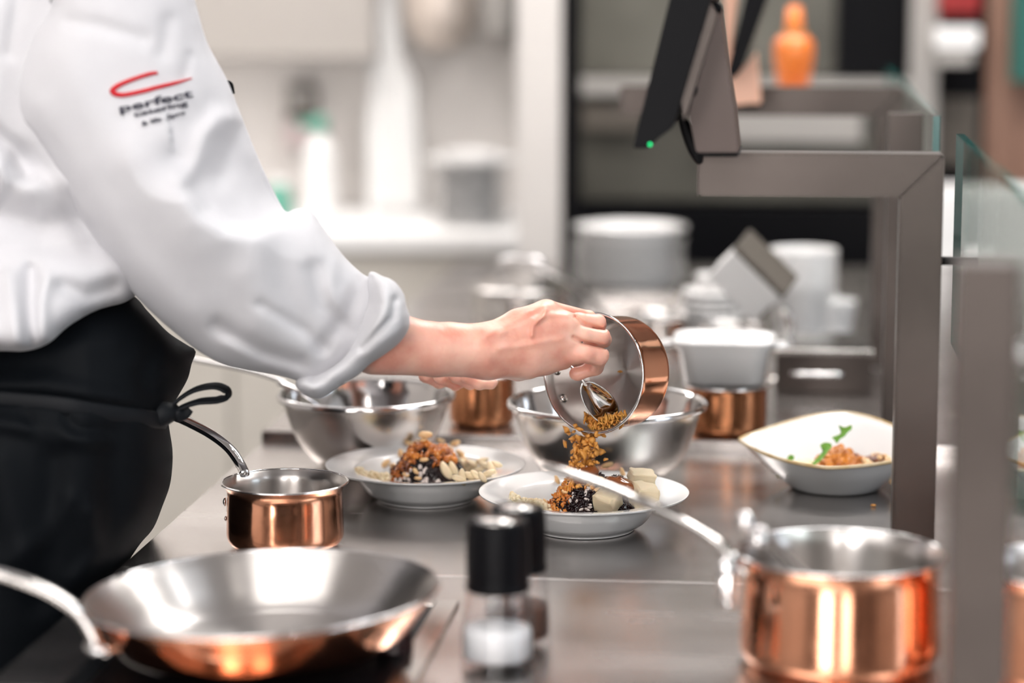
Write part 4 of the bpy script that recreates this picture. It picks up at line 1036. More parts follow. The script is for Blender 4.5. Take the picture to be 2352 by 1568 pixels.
# ------------------------------------------------------------------ tilted copper pan in the hands
r_t = 141.0; D_t = 2.60
rc = Pd(1362, 857, D_t); r_t = r_t * D_t / F
ax = (RIGHT * -.60 + FWD * -.79 + UP * -.03).normalized()      # from base to opening
h_t = .066
sidev = (RIGHT - ax * RIGHT.dot(ax)).normalized(); upv = ax.cross(sidev)
Rt = Matrix((sidev, upv, ax)).transposed()
tp = pan('tilted_copper_pan', 'small copper saucepan tilted in the hands, pouring granola', rc - ax * h_t, r_t, r_t * .93, h_t, .012, .004, rot=Rt.to_euler())
def tl(px, py, depth_from_rim=0):
    """point on the plane depth_from_rim below the rim, seen at the pixel, in pan local coordinates"""
    d = ray(px, py); pl = rc - ax * depth_from_rim
    k = (pl - CAM).dot(ax) / d.dot(ax); wv = CAM + d * k
    return Rt.inverted() @ (wv - (rc - ax * h_t))
# handle leaves the rim towards the other hand
hq = tl(1262, 862, .010); ang = math.atan2(hq.y, hq.x)
e = Vector((math.cos(ang), math.sin(ang), 0))
def lw(v): return rc - ax * h_t + Rt @ Vector(v)
hs = lw(e * (r_t * .95) + Vector((0, 0, h_t - .014)))
hend = Pd(1010, 838, D_t + .13)
tube('handle', [hs, hs.lerp(hend, .12), hs.lerp(hend, .4), hs.lerp(hend, .8), hs.lerp(hend, 1.25)], [.010, .007, .007, .009, .010], [.004, .004, .004, .0045, .005], M['steel_pol'], None)
o = bpy.data.objects['handle'] if False else C.objects[-1]; world_child(o, tp)
# inner rivets
for q, z_ in (((1304, 908), .016), ((1262, 850), .016)):
    v_ = tl(*q, z_); a_ = math.atan2(v_.y, v_.x); rr_ = r_t * .93 - .0026
    o = lathe('rivet', smooth_prof([(0, .003), (.003, .0026), (.0052, 0), (0, -.001)], 4), M['steel'], tp, 24)
    o.location = (rr_ * math.cos(a_), rr_ * math.sin(a_), h_t - z_)
    o.rotation_euler = Vector((-math.cos(a_), -math.sin(a_), 0)).to_track_quat('Z', 'Y').to_euler()
# spoon
def spoon_pt(px, py, dd): return Pd(px, py, D_t + dd)
t = empty('serving_spoon', spoon_pt(1376, 926, -.01), 'steel dessert spoon in the tilted pan, below the fist', 'spoon')
axl = (spoon_pt(1412, 968, -.002) - spoon_pt(1340, 880, -.026)); L_ = axl.length; axl.normalize()
side = (RIGHT * .77 + UP * .63); side = (side - axl * side.dot(axl)).normalized(); nrm = axl.cross(side)
if nrm.dot(FWD) > 0: nrm = -nrm
cen = (spoon_pt(1412, 968, -.002) + spoon_pt(1340, 880, -.026)) / 2
v = []; f = []; NR, NA = 10, 48
for sh in (0, 1):
    for i in range(NR + 1):
        k = i / NR
        for j in range(NA):
            a_ = 2 * math.pi * j / NA
            l = math.cos(a_) * k * (L_ / 2 + .001); wdt = math.sin(a_) * k * .0155 * (1 + .16 * math.cos(a_))
            dep = -.0075 * (1 - k * k) + (.0 if sh == 0 else -.0011) + (0 if k < 1 else 0)
            v.append(cen + axl * l + side * wdt + nrm * dep)
for sh in (0, 1):
    b_ = sh * (NR + 1) * NA
    for i in range(NR):
        for j in range(NA):
            j2 = (j + 1) % NA; f.append((b_ + i * NA + j, b_ + i * NA + j2, b_ + (i + 1) * NA + j2, b_ + (i + 1) * NA + j))
b0_, b1_ = NR * NA, (NR + 1) * NA + NR * NA
for j in range(NA): f.append((b0_ + j, b0_ + (j + 1) % NA, b1_ + (j + 1) % NA, b1_ + j))
me = mesh_np('bowl', [tuple(q) for q in v], f); bm = bmesh.new(); bm.from_mesh(me); bmesh.ops.remove_doubles(bm, verts=bm.verts, dist=1e-6); bmesh.ops.recalc_face_normals(bm, faces=bm.faces); bm.to_mesh(me); bm.free()
world_child(link('bowl', me, M['steel_pol']), t)
o = tube('handle', [spoon_pt(1345, 885, -.026), spoon_pt(1338, 872, -.028), spoon_pt(1330, 858, -.024), spoon_pt(1310, 838, -.012), spoon_pt(1280, 815, 0)], [.0035, .0026, .0028, .0035, .004], .0014, M['steel_pol']); world_child(o, t)
# granola heap lying in the pan's lower wall (stuff) and falling pieces
rr = random.Random(3); mats = []
for i in range(260):
    px = rr.gauss(1372, 24); py = 975 + rr.uniform(-16, 12) - abs(px - 1372) * .20
    if px < 1335 or px > 1428: continue
    py = min(py, 992 - .0055 * (px - 1380) ** 2)
    q = tl(px, py, 0); q = lw(q) + ax * -rr.uniform(.002, .016)
    mats.append(Matrix.Translation(q) @ rand_rot(rr) @ Matrix.Scale(rr.uniform(.0028, .0062), 4))
o = link('granola_heap', instances_mesh('granola_heap', SHARD, mats), M['granola']); tag(o, 'golden granola heaped at the lip of the tilted pan', 'granola', None, 'stuff')
fl_me = []
for k in range(4):
    fv = ico(1, (1, .45 + .12 * k, .38), .5, 20 + k); me = mesh_np('granola_piece', *fv); me.materials.append(M['granola']); me.polygons.foreach_set('use_smooth', [True] * len(me.polygons)); fl_me.append(me)
spots = [(1300, 985, .0062), (1306, 992, .0055), (1322, 976, .0055), (1330, 985, .005), (1318, 990, .004), (1352, 1000, .004)]
for i in range(105):
    y = rr.uniform(992, 1075); k = (y - 992) / 83
    x = rr.gauss(1352 - 12 * k, 17 + 4 * (1 - k)); s = rr.uniform(.0028, .0060)
    if 1288 < x < 1400: spots.append((x, y, s))
for x, y, s in spots:
    o = bpy.data.objects.new('granola_piece', fl_me[rr.randrange(4)]); C.objects.link(o); o.location = Pd(x, y, D_t + rr.uniform(-.012, .018))
    s *= rr.uniform(.75, 1.35); o.scale = (s * .85, s * .85, s * rr.uniform(1.0, 1.9)); o.rotation_euler = (rr.uniform(-.5, .5), rr.uniform(-.5, .5), rr.uniform(0, 6)); tag(o, 'golden granola piece falling from the pan to the plate', 'granola', 'falling granola pieces')
scatter('fallen_granola', pl2, zf2, [(-.006, .0, .020, .016), (.004, -.004, .012, .014), (-.008, .002, .010, .012)], 170, FLAKE, .003, .0058, M['granola'], 'golden granola landed on top of the black rice', lift=.003, flat=1.3, cat='granola', seed=31)
o = bpy.data.objects.new('crumb', fl_me[0]); C.objects.link(o); o.location = lw(tl(1425, 853, h_t - .006)); o.scale = (.003,) * 3; tag(o, 'single golden flake stuck inside the tilted pan', 'crumb')

# ------------------------------------------------------------------ implicit surfaces (for flesh)
def surface_nets(vol, org, st):
    nx, ny, nz = vol.shape; ins = vol < 0
    c = [ins[i:nx - 1 + i, j:ny - 1 + j, k:nz - 1 + k] for i in (0, 1) for j in (0, 1) for k in (0, 1)]
    cnt = sum(x.astype(np.int8) for x in c); act = (cnt > 0) & (cnt < 8)
    I, J, K = np.nonzero(act); n = len(I); idx = -np.ones(act.shape, np.int64); idx[I, J, K] = np.arange(n)
    acc = np.zeros((n, 3)); w_ = np.zeros(n)
    for a_ in [(i, j, k) for i in (0, 1) for j in (0, 1) for k in (0, 1)]:
        for d_ in range(3):
            if a_[d_]: continue
            b_ = list(a_); b_[d_] = 1
            va = vol[I + a_[0], J + a_[1], K + a_[2]]; vb = vol[I + b_[0], J + b_[1], K + b_[2]]
            cr = (va < 0) != (vb < 0); t_ = np.where(cr, va / np.where(cr, va - vb, 1), 0)
            p_ = np.tile(np.array(a_, float), (n, 1)); p_[:, d_] += t_
            acc[cr] += p_[cr]; w_ += cr
    V = (acc / w_[:, None] + np.c_[I, J, K]) * st + org
    F_ = []
    for d_ in range(3):
        u_, v_ = [(1, 2), (2, 0), (0, 1)][d_]
        s0 = [slice(0, n_ - 1) if q == d_ else slice(1, n_ - 1) for q, n_ in enumerate(vol.shape)]
        s1 = list(s0); s1[d_] = slice(1, vol.shape[d_])
        A_ = ins[tuple(s0)]; B_ = ins[tuple(s1)]; ch = A_ != B_
        X = np.array(np.nonzero(ch)); off = np.array([s.start for s in s0])[:, None]; X = X + off
        fl = A_[ch]
        def cell(du, dv):
            Y = X.copy(); Y[u_] -= du; Y[v_] -= dv; return idx[Y[0], Y[1], Y[2]]
        q = np.stack([cell(0, 0), cell(1, 0), cell(1, 1), cell(0, 1)], 1)
        q[~fl] = q[~fl][:, ::-1]; F_.append(q)
    F_ = np.vstack(F_); F_ = F_[(F_ >= 0).all(1)]
    return V, F_
def cap_sdf(P, a, b, ra, rb):
    a = np.array(a); b = np.array(b); ab = b - a; t_ = np.clip(((P - a) @ ab) / (ab @ ab + 1e-12), 0, 1)
    return np.linalg.norm(P - a - t_[:, None] * ab, axis=1) - (ra + (rb - ra) * t_)
def smin(a, b, k):
    h_ = np.clip(.5 + .5 * (b - a) / k, 0, 1); return b + (a - b) * h_ - k * h_ * (1 - h_)
def chain(P, pts, k=.004):
    """pts: (px,py,D,r_px) joined capsules"""
    W = [(np.array(Pd(x, y, D)), r * D / F) for x, y, D, r in pts]; d_ = None
    for (a, ra), (b, rb) in zip(W, W[1:]):
        c_ = cap_sdf(P, a, b, ra, rb); d_ = c_ if d_ is None else smin(d_, c_, k)
    return d_
def sdf_mesh(fn, lo, hi, st, K=5):
    lo = np.array(lo); hi = np.array(hi); n = np.ceil((hi - lo) / st).astype(int) + 1; m_ = (n // K) + 2
    def ev(I): return np.concatenate([fn(lo + st * c_) for c_ in np.array_split(I.astype(float), max(1, len(I) // 200000))])
    cg = np.stack(np.meshgrid(*[K * np.arange(k) for k in m_], indexing='ij'), -1).reshape(-1, 3)
    cv = ev(cg).reshape(m_)
    sh = [np.roll(cv, (-a, -b, -c), (0, 1, 2)) for a in (0, 1) for b in (0, 1) for c in (0, 1)]
    near = np.min([np.abs(x) for x in sh], 0) < K * st * 1.3            # blocks that may hold the surface
    ii = [np.arange(k) // K for k in n]; blk = near[np.ix_(*ii)]; vol = np.where(cv < 0, -1., 1.)[np.ix_(*ii)]
    I = np.argwhere(blk); vol[blk] = ev(I)
    return surface_nets(vol, lo, st)
def to_px(P):
    v = P - CAMn; z = v @ Fn; return 1176 + F * (v @ Rn) / z, 784 - F * (v @ Un) / z, v @ Hn
def seg_d2(x, y, pl):
    d_ = np.full(len(x), 1e9)
    for (ax_, ay_), (bx_, by_) in zip(pl, pl[1:]):
        dx, dy = bx_ - ax_, by_ - ay_; t_ = np.clip(((x - ax_) * dx + (y - ay_) * dy) / (dx * dx + dy * dy + 1e-9), 0, 1)
        d_ = np.minimum(d_, (x - ax_ - t_ * dx) ** 2 + (y - ay_ - t_ * dy) ** 2)
    return d_
DH = 2.50
def right_hand(P):
    # forearm: two merged columns, wrist, metacarpals
    d = chain(P, [(640, 770, 2.465, 60), (760, 776, 2.465, 64), (880, 776, 2.47, 66), (1000, 796, 2.485, 52), (1105, 802, 2.495, 44)], .01)
    d = smin(d, chain(P, [(860, 800, 2.47, 60), (1000, 822, 2.49, 42), (1120, 836, 2.505, 32)]), .012)
    d = smin(d, chain(P, [(1040, 776, 2.49, 34), (1115, 782, 2.50, 36)]), .010)
    palm = chain(P, [(1115, 786, 2.505, 36), (1190, 746, 2.52, 36), (1256, 716, 2.535, 27)])
    palm = smin(palm, chain(P, [(1115, 800, 2.50, 38), (1215, 764, 2.515, 40), (1298, 742, 2.53, 28)]), .014)
    palm = smin(palm, chain(P, [(1118, 812, 2.50, 38), (1220, 800, 2.515, 42), (1312, 782, 2.53, 30)]), .014)
    palm = smin(palm, chain(P, [(1120, 830, 2.51, 36), (1210, 832, 2.52, 38), (1290, 818, 2.535, 32)]), .014)
    d = smin(d, palm, .012)
    d = smin(d, chain(P, [(1110, 834, 2.53, 30), (1190, 842, 2.54, 32), (1252, 836, 2.545, 26)]), .012)      # heel of the hand
    fingers = [
        ([(1262, 712, 2.55, 22), (1352, 729, 2.575, 16), (1376, 745, 2.60, 15), (1350, 770, 2.615, 14)], .008),
        ([(1298, 742, 2.53, 22), (1330, 737, 2.538, 19), (1374, 739, 2.55, 17), (1376, 745, 2.585, 16), (1348, 760, 2.60, 14)], .007),
        ([(1306, 768, 2.53, 24), (1340, 769, 2.531, 22), (1380, 773, 2.538, 21), (1386, 780, 2.568, 18), (1352, 792, 2.585, 15)], .006),
        ([(1300, 808, 2.53, 30), (1342, 811, 2.528, 27), (1374, 816, 2.535, 24), (1366, 842, 2.555, 20), (1328, 858, 2.556, 15), (1322, 858, 2.556, 15)], .006),
    ]
    for fg, k in fingers:
        dd = chain(P, fg, .003); d = smin(d, dd, .0035) if k < .0075 else smin(d, dd, .005)
    # thumb, behind, pressing the spoon
    d = smin(d, chain(P, [(1180, 790, 2.56, 30), (1255, 800, 2.585, 22), (1310, 822, 2.60, 17), (1345, 838, 2.60, 14)]), .006)
    x, y, D = to_px(P); front = np.clip((2.565 - D) / .03, 0, 1)
    def ridge(pl, wd, amp): return amp * np.exp(-seg_d2(x, y, pl) / (2 * wd * wd)) * front
    d = d - ridge([(1118, 770), (1170, 742), (1215, 714), (1250, 702)], 6, .0022)
    d = d - ridge([(1150, 765), (1210, 742), (1262, 722), (1300, 724)], 5, .0020)
    d = d - ridge([(1222, 772), (1224, 748), (1246, 728), (1254, 712)], 3.6, .0028)
    d = d - ridge([(1150, 800), (1215, 790), (1290, 778)], 6, .0015)
    d = d - ridge([(1248, 700), (1262, 702)], 12, .0026) - ridge([(1300, 740), (1310, 745)], 10, .0015)
    d = d + ridge([(1170, 758), (1215, 740)], 5, .0010) + ridge([(1190, 786), (1216, 778)], 7, .0009)
    d = d + ridge([(1322, 728), (1345, 745), (1386, 756)], 3.2, .0040)
    d = d + ridge([(1318, 775), (1336, 785), (1390, 797)], 3.2, .0045)
    d = d + ridge([(1338, 838), (1350, 842)], 6, .003)
    d = d + ridge([(1112, 815), (1140, 845)], 9, .0012) - ridge([(1098, 790), (1120, 830)], 6, .0008)
    return d
def left_hand(P):
    d = chain(P, [(760, 700, 2.90, 60), (900, 770, 2.82, 50), (980, 800, 2.76, 40), (1040, 822, 2.72, 36)], .01)
    d = smin(d, chain(P, [(1030, 820, 2.70, 40), (1090, 828, 2.70, 36)]), .012)
    for fg in ([(1000, 822, 2.66, 26), (978, 862, 2.655, 16), (1008, 880, 2.67, 12), (1030, 876, 2.68, 12)], [(1030, 824, 2.655, 26), (1012, 866, 2.645, 16), (1046, 884, 2.66, 12.5), (1062, 878, 2.67, 12)],
               [(1060, 826, 2.65, 26), (1048, 864, 2.64, 16), (1080, 882, 2.65, 12.5), (1100, 876, 2.66, 12)], [(1090, 828, 2.65, 24), (1074, 868, 2.635, 13), (1100, 882, 2.636, 13), (1128, 882, 2.64, 11), (1134, 878, 2.645, 10)], [(1070, 830, 2.70, 24), (1100, 846, 2.72, 16), (1120, 852, 2.73, 14)]):
        d = smin(d, chain(P, fg, .003), .003)
    return d
def bounds(pts, pad):
    W = np.array([np.array(Pd(*p_)) for p_ in pts]); return W.min(0) - pad, W.max(0) + pad
V1, F1 = sdf_mesh(right_hand, *bounds([(700, 700, 2.45), (700, 870, 2.45), (1400, 700, 2.62), (1400, 870, 2.62), (1100, 700, 2.40)], .035), .0013)
V2, F2 = sdf_mesh(left_hand, *bounds([(820, 720, 2.86), (1140, 900, 2.62), (1140, 800, 2.76)], .03), .0016)
# trunk, head, upper arms and legs of the chef (mostly under the clothes or above the frame)
BD = 2.55; 
def hz(px, z, D=BD): q = Pd(px, 784, D); return np.array((q.x, q.y, z))
fx = np.array(RIGHT)      # he faces along the picture's right
def trunk(P):
    hip = hz(120, .98); 
    d = cap_sdf(P, hz(40, 1.00), hz(40, 1.20), .095, .095); d = smin(d, cap_sdf(P, hz(40, 1.2), hz(120, 1.38), .095, .09), .03)
    for s_ in (-1, 1):
        sh = hz(200, 1.43) + Hn * s_ * .11
        d = smin(d, cap_sdf(P, hz(120, 1.40), sh, .07, .045), .02)
        el = np.array(Pd(490, 690, 2.46)) if s_ < 0 else np.array(Pd(560, 640, 2.86))
        d = smin(d, cap_sdf(P, sh, el, .042, .034), .01)
        wr = np.array(Pd(760, 780, 2.46)) if s_ < 0 else np.array(Pd(850, 745, 2.83))
        d = smin(d, cap_sdf(P, el, wr, .034, .028), .01)
        hp_ = hz(60, .93) + Hn * s_ * .08
        d = smin(d, cap_sdf(P, hp_, hz(40, .50) + Hn * s_ * .10, .075, .055), .02)
        d = smin(d, cap_sdf(P, hz(70, .50) + Hn * s_ * .10, hz(-10, .09) + Hn * s_ * .11, .055, .04), .02)
        d = smin(d, cap_sdf(P, hz(-20, .05) + Hn * s_ * .11, hz(300, .035) + Hn * s_ * .12, .045, .032), .02)
    nk = hz(200, 1.46); hd = hz(310, 1.64)
    d = smin(d, cap_sdf(P, nk, hz(250, 1.56), .058, .055), .03)
    d = smin(d, cap_sdf(P, hd + np.array((0, 0, .03)), hd + fx * .02 - np.array((0, 0, .035)), .092, .070), .03)
    face = hd + fx * .085
    d = smin(d, cap_sdf(P, face + np.array((0, 0, .0)), face + fx * .022 + np.array((0, 0, -.035)), .010, .014), .012)   # nose
    d = smin(d, cap_sdf(P, face + np.array((0, 0, -.085)) - fx * .01, face + np.array((0, 0, -.07)) - fx * .03, .026, .03), .03)
    for s_ in (-1, 1):
        d = smin(d, cap_sdf(P, hd + Hn * s_ * .088 + np.array((0, 0, .015)), hd + Hn * s_ * .09 - np.array((0, 0, .025)), .016, .011), .008)
        ey = face + Hn * s_ * .032 + np.array((0, 0, .005)) + fx * .012
        d = np.maximum(d, -(np.linalg.norm(P - ey, axis=1) - .014))
        d = smin(d, cap_sdf(P, face + Hn * s_ * .022 + np.array((0, 0, -.062)), face + np.array((0, 0, -.060)) + fx * .008, .006, .008), .006)
    return d
V3, F3 = sdf_mesh(trunk, hz(-140, -.02) - .30, hz(560, 1.80) + .38, .011)
V = np.vstack([V1, V2, V3]); Fq = np.vstack([F1, F2 + len(V1), F3 + len(V1) + len(V2)])
base = Vector(hz(100, 0.0)); chef = empty('person', base, 'person in white cook jacket and black apron, pouring granola from a copper pan', 'person')
world_child(link('body', mesh_np('body', V, Fq), M['skin']), chef)
for s_ in (-1, 1):
    hd = hz(310, 1.64); o = lathe('eye', smooth_prof([(0, -.011), (.008, -.008), (.011, 0), (.008, .008), (0, .011)]), M['eye'], None, 24); o.location = Vector(hd + fx * .083 + Hn * s_ * .032 + np.array((0, 0, .005))); world_child(o, chef)
def hair_f(P):
    hd = hz(310, 1.64); d = cap_sdf(P, hd + np.array((0, 0, .035)), hd - fx * .015 - np.array((0, 0, .01)), .100, .088)
    q = P - hd; cut = np.maximum((q @ fx) - .055 - .5 * np.clip(q[:, 2] - .02, 0, 1), -(q[:, 2]) - .055)
    return np.maximum(d, cut)
Vh, Fh = sdf_mesh(hair_f, hz(310, 1.64) - .14, hz(310, 1.64) + .16, .008)
world_child(link('hair', mesh_np('hair', Vh, Fh), M['hair']), chef)
# ------------------------------------------------------------------ clothes
def smooth_outline(pts, n=6):
    return [(p.x, p.y) for p in catmull([Vector((x, y, 0)) for x, y in pts], n, True)]
def inflate(name, outline, Dmid, thick, m, folds=(), step=9, g=8, back=1.0, n=6, post=None, flat=0.5):
    """a padded cloth body: silhouette outline (picture units on its own plane at distance Dmid), rounded front and back, with folds"""
    O = np.array(smooth_outline(outline, n)); lo = O.min(0) - 3 * g; hi = O.max(0) + 3 * g
    nx, ny = ((hi - lo) / g).astype(int) + 1
    gx_, gy_ = np.meshgrid(lo[0] + g * np.arange(nx), lo[1] + g * np.arange(ny), indexing='ij')
    def inside(x, y):
        r_ = np.zeros(x.shape, bool); A_ = O; B_ = np.roll(O, -1, 0)
        for (x0, y0), (x1, y1) in zip(A_, B_):
            c_ = (y0 > y) != (y1 > y)
            if y1 != y0: r_ ^= c_ & (x < (x1 - x0) * (y - y0) / (y1 - y0) + x0)
        return r_
    Mk = inside(gx_, gy_); u = np.zeros(Mk.shape)
    # coarse start then relax
    for it in range(900):
        s_ = (np.roll(u, 1, 0) + np.roll(u, -1, 0) + np.roll(u, 1, 1) + np.roll(u, -1, 1)) / 4 + 1
        om = 1.0
        u = np.where(Mk, s_, 0)
    u /= u.max()
    def bil(a, x, y):
        fx_ = np.clip((x - lo[0]) / g, 0, nx - 1.001); fy_ = np.clip((y - lo[1]) / g, 0, ny - 1.001); i = fx_.astype(int); j = fy_.astype(int); s_, t_ = fx_ - i, fy_ - j
        return a[i, j] * (1 - s_) * (1 - t_) + a[i + 1, j] * s_ * (1 - t_) + a[i, j + 1] * (1 - s_) * t_ + a[i + 1, j + 1] * s_ * t_
    def height(x, y, fr=True):
        uu = np.clip(bil(u, x, y), 0, 1); h_ = thick * uu ** flat
        if fr:
            e = np.clip(uu / .12, 0, 1)
            for fd in folds:
                pl, wd, amp = fd[:3]
                d2 = seg_d2(x, y, pl)
                if len(fd) > 3 and fd[3] == 'lip':       # raised on the left side of the line, falling steeply on its right
                    # signed distance via nearest segment
                    best = np.full(len(x), 1e18); sg = np.zeros(len(x))
                    for (ax_, ay_), (bx_, by_) in zip(pl, pl[1:]):
                        dx, dy = bx_ - ax_, by_ - ay_; t_ = np.clip(((x - ax_) * dx + (y - ay_) * dy) / (dx * dx + dy * dy), 0, 1)
                        dd = (x - ax_ - t_ * dx) ** 2 + (y - ay_ - t_ * dy) ** 2; cr_ = dx * (y - ay_) - dy * (x - ax_)
                        k_ = dd < best; best = np.where(k_, dd, best); sg = np.where(k_, np.sign(cr_), sg)
                    sd_ = sg * np.sqrt(best); L_ = fd[4]
                    end = 1.0
                    prof = 1 / (1 + np.exp(-sd_ / wd)) * np.exp(-np.clip(sd_, 0, None) / L_) * np.exp(-np.clip(-sd_, 0, None) / L_)
                    def over_(p_, q_):       # how far a point lies beyond the end p_ of the line coming from q_
                        L2 = math.hypot(p_[0] - q_[0], p_[1] - q_[1]); return np.clip(((x - p_[0]) * (p_[0] - q_[0]) + (y - p_[1]) * (p_[1] - q_[1])) / L2, 0, None)
                    prof = prof * np.exp(-(over_(pl[0], pl[1]) / 95) ** 2) * np.exp(-(over_(pl[-1], pl[-2]) / 95) ** 2)
                    # fade at the ends of the line
                    de = np.minimum((x - pl[0][0]) ** 2 + (y - pl[0][1]) ** 2, (x - pl[-1][0]) ** 2 + (y - pl[-1][1]) ** 2)
                    h_ = h_ + amp * prof * e * np.clip(np.sqrt(de) / 110, 0, 1)
                else: h_ = h_ + amp * np.exp(-d2 / (2 * wd * wd)) * e
        return h_
    def Dfront(x, y):
        x = np.asarray(x, float); y = np.asarray(y, float)
        return Dmid(x, y) - height(x, y)
    # points: outline, inset rings, grid
    A_ = O; N_ = len(A_)
    seg = []                                   # resample the outline evenly
    per = np.r_[0, np.cumsum(np.linalg.norm(np.roll(A_, -1, 0) - A_, axis=1))]; cnt = max(24, int(per[-1] / (step * .9)))
    Ac = np.vstack([A_, A_[:1]]); ss = np.linspace(0, per[-1], cnt, endpoint=False)
    B_ = np.c_[np.interp(ss, per, Ac[:, 0]), np.interp(ss, per, Ac[:, 1])]
    tn = np.roll(B_, -1, 0) - np.roll(B_, 1, 0); tn /= np.linalg.norm(tn, axis=1)[:, None] + 1e-9
    area_ = .5 * np.sum(B_[:, 0] * np.roll(B_[:, 1], -1) - np.roll(B_[:, 0], -1) * B_[:, 1])
    nr = np.c_[-tn[:, 1], tn[:, 0]] * (1 if area_ > 0 else -1)
    pts = [B_]
    for k in (1.2, 3.6, 8):
        Q = B_ + nr * k; pts.append(Q[inside(Q[:, 0], Q[:, 1])])
    G_ = np.stack(np.meshgrid(np.arange(lo[0], hi[0], step), np.arange(lo[1], hi[1], step * .87), indexing='ij'), -1)
    G_[:, ::2, 0] += step / 2; G_ = G_.reshape(-1, 2); G_ = G_[inside(G_[:, 0], G_[:, 1])]
    dmin = np.array([0.0] * len(G_))
    for ch in range(0, len(G_), 4000):
        q = G_[ch:ch + 4000]; dmin[ch:ch + 4000] = np.sqrt(((q[:, None, :] - B_[None]) ** 2).sum(-1)).min(1)
    pts.append(G_[dmin > 11]); P2 = np.vstack(pts)
    vc, _, fc, *_r = geometry.delaunay_2d_cdt([Vector(p_) for p_ in P2], [(i, (i + 1) % cnt) for i in range(cnt)], [], 1, 1e-4)
    X = np.array([tuple(p_) for p_ in vc]); hF = height(X[:, 0], X[:, 1]); hB = height(X[:, 0], X[:, 1], False) * back
    onb = np.sqrt(((X[:, None, :] - B_[None]) ** 2).sum(-1)).min(1) < .05 if len(X) < 6000 else np.concatenate([np.sqrt(((X[i:i + 2000, None, :] - B_[None]) ** 2).sum(-1)).min(1) for i in range(0, len(X), 2000)]) < .05
    hF[onb] = 0; hB[onb] = 0; Dm = Dmid(X[:, 0], X[:, 1])
    VF = Pdn(X[:, 0], X[:, 1], Dm - hF); VB = Pdn(X[:, 0], X[:, 1], Dm + hB)
    n_ = len(X); remap = np.where(onb, np.arange(n_), np.arange(n_) + n_)
    V_ = np.vstack([VF, VB]); f_ = [list(t_) for t_ in fc] + [[int(remap[i]) for i in t_][::-1] for t_ in fc]
    bm = bmesh.new(); vv = [bm.verts.new(p_) for p_ in V_]
    for t_ in f_:
        try: bm.faces.new([vv[i] for i in t_])
        except ValueError: pass
    bmesh.ops.delete(bm, geom=[v_ for v_ in bm.verts if not v_.link_faces], context='VERTS')
    o = link(name, bm_mesh(name, bm), m); return o, Dfront

def lin(a, b):     # distance varying linearly between two picture x positions
    (x0, d0), (x1, d1) = a, b
    return lambda x, y: d0 + (np.clip(x, min(x0, x1) - 400, max(x0, x1) + 50) - x0) * (d1 - d0) / (x1 - x0)
# jacket trunk
J_out = [(-470, -150), (-150, -250), (150, -250), (300, -120), (350, 60), (385, 250), (400, 420), (380, 560), (330, 655), (292, 692), (225, 712), (160, 748), (112, 788), (60, 806), (-10, 806), (-150, 815), (-330, 815), (-470, 790), (-540, 500), (-520, 120)]
jf = [([(-60, 350), (60, 430), (180, 420), (260, 480)], 26, .012), ([(-40, 470), (90, 520), (220, 500), (290, 560)], 22, -.012), ([(-60, 560), (60, 590), (160, 620), (300, 610)], 30, .010),
      ([(20, 640), (30, 700), (40, 790)], 16, .012), ([(70, 620), (68, 700), (75, 790)], 12, -.012), ([(110, 640), (95, 700), (100, 780)], 10, .007), ([(150, 660), (200, 680), (260, 660)], 16, -.010), ([(-20, 300), (30, 340), (60, 400)], 14, -.012),
      ([(0, 380), (5, 420), (-20, 470)], 12, .008), ([(60, 360), (150, 450), (210, 560)], 20, -.010), ([(10, 20), (0, 150), (-20, 300)], 20, .004), ([(40, 0), (20, 120)], 14, -.005)]
jacket, DJ = inflate('jacket', J_out, lambda x, y: 2.545 - .165 * np.clip((y - 560) / 230, 0, 1) ** 1.3 + 0 * x, .165, M['cloth'], jf, step=9, flat=.42)
world_child(jacket, chef)
# near sleeve
S_out = [(60, -60), (150, -150), (290, -170), (410, -90), (447, 0), (475, 95), (520, 180), (553, 262), (588, 350), (622, 425), (655, 484), (676, 480), (700, 478), (720, 490), (742, 522), (768, 560), (798, 597), (832, 628), (870, 650), (900, 700), (880, 780), (800, 850), (720, 890), (686, 876), (640, 862), (580, 852), (520, 839), (465, 812), (415, 775), (362, 730), (312, 680), (262, 615), (217, 548), (172, 478), (128, 402), (84, 330), (46, 285), (24, 262), (22, 220), (32, 165), (52, 105), (85, 45), (110, 5), (80, -25)]
sf = [([(405, 355), (425, 430), (465, 490), (520, 525), (580, 535), (640, 515), (690, 488)], 8, .036, 'lip', 110),
      ([(530, 400), (570, 440), (600, 450)], 40, -.011),
      ([(556, 262), (505, 272), (470, 310), (452, 370), (428, 410)], 15, .007), ([(565, 300), (525, 330), (508, 400)], 20, -.006),
      ([(388, 50), (380, 90), (374, 118)], 15, -.004), ([(160, 50), (230, 60), (330, 90)], 14, -.004), ([(480, 235), (440, 280)], 18, -.002), ([(435, 130), (425, 175)], 9, -.003),
      ([(90, 250), (180, 400), (300, 590), (420, 720)], 30, .004), ([(60, 280), (110, 350), (200, 500)], 10, .004), ([(140, 130), (200, 250), (330, 420), (450, 560)], 40, .004),
      ([(560, 640), (600, 740), (700, 830)], 30, .004), ([(720, 620), (740, 700), (800, 760)], 16, -.006), ([(770, 600), (760, 660), (790, 720)], 12, .004), ([(650, 560), (660, 660), (700, 740)], 26, -.004),
      ([(500, 750), (600, 810), (690, 835)], 14, -.008), ([(520, 790), (620, 838), (690, 858)], 12, .004), ([(590, 600), (620, 700), (560, 790)], 30, .003), ([(835, 640), (800, 720), (740, 800)], 14, -.006),
      ([(540, 350), (600, 430), (640, 490)], 22, -.006), ([(745, 800), (700, 760), (600, 700)], 10, -.004)]
sleeve, DS = inflate('sleeve', S_out, lin((60, 2.415), (880, 2.470)), .080, M['cloth'], sf, step=8)
world_child(sleeve, chef)
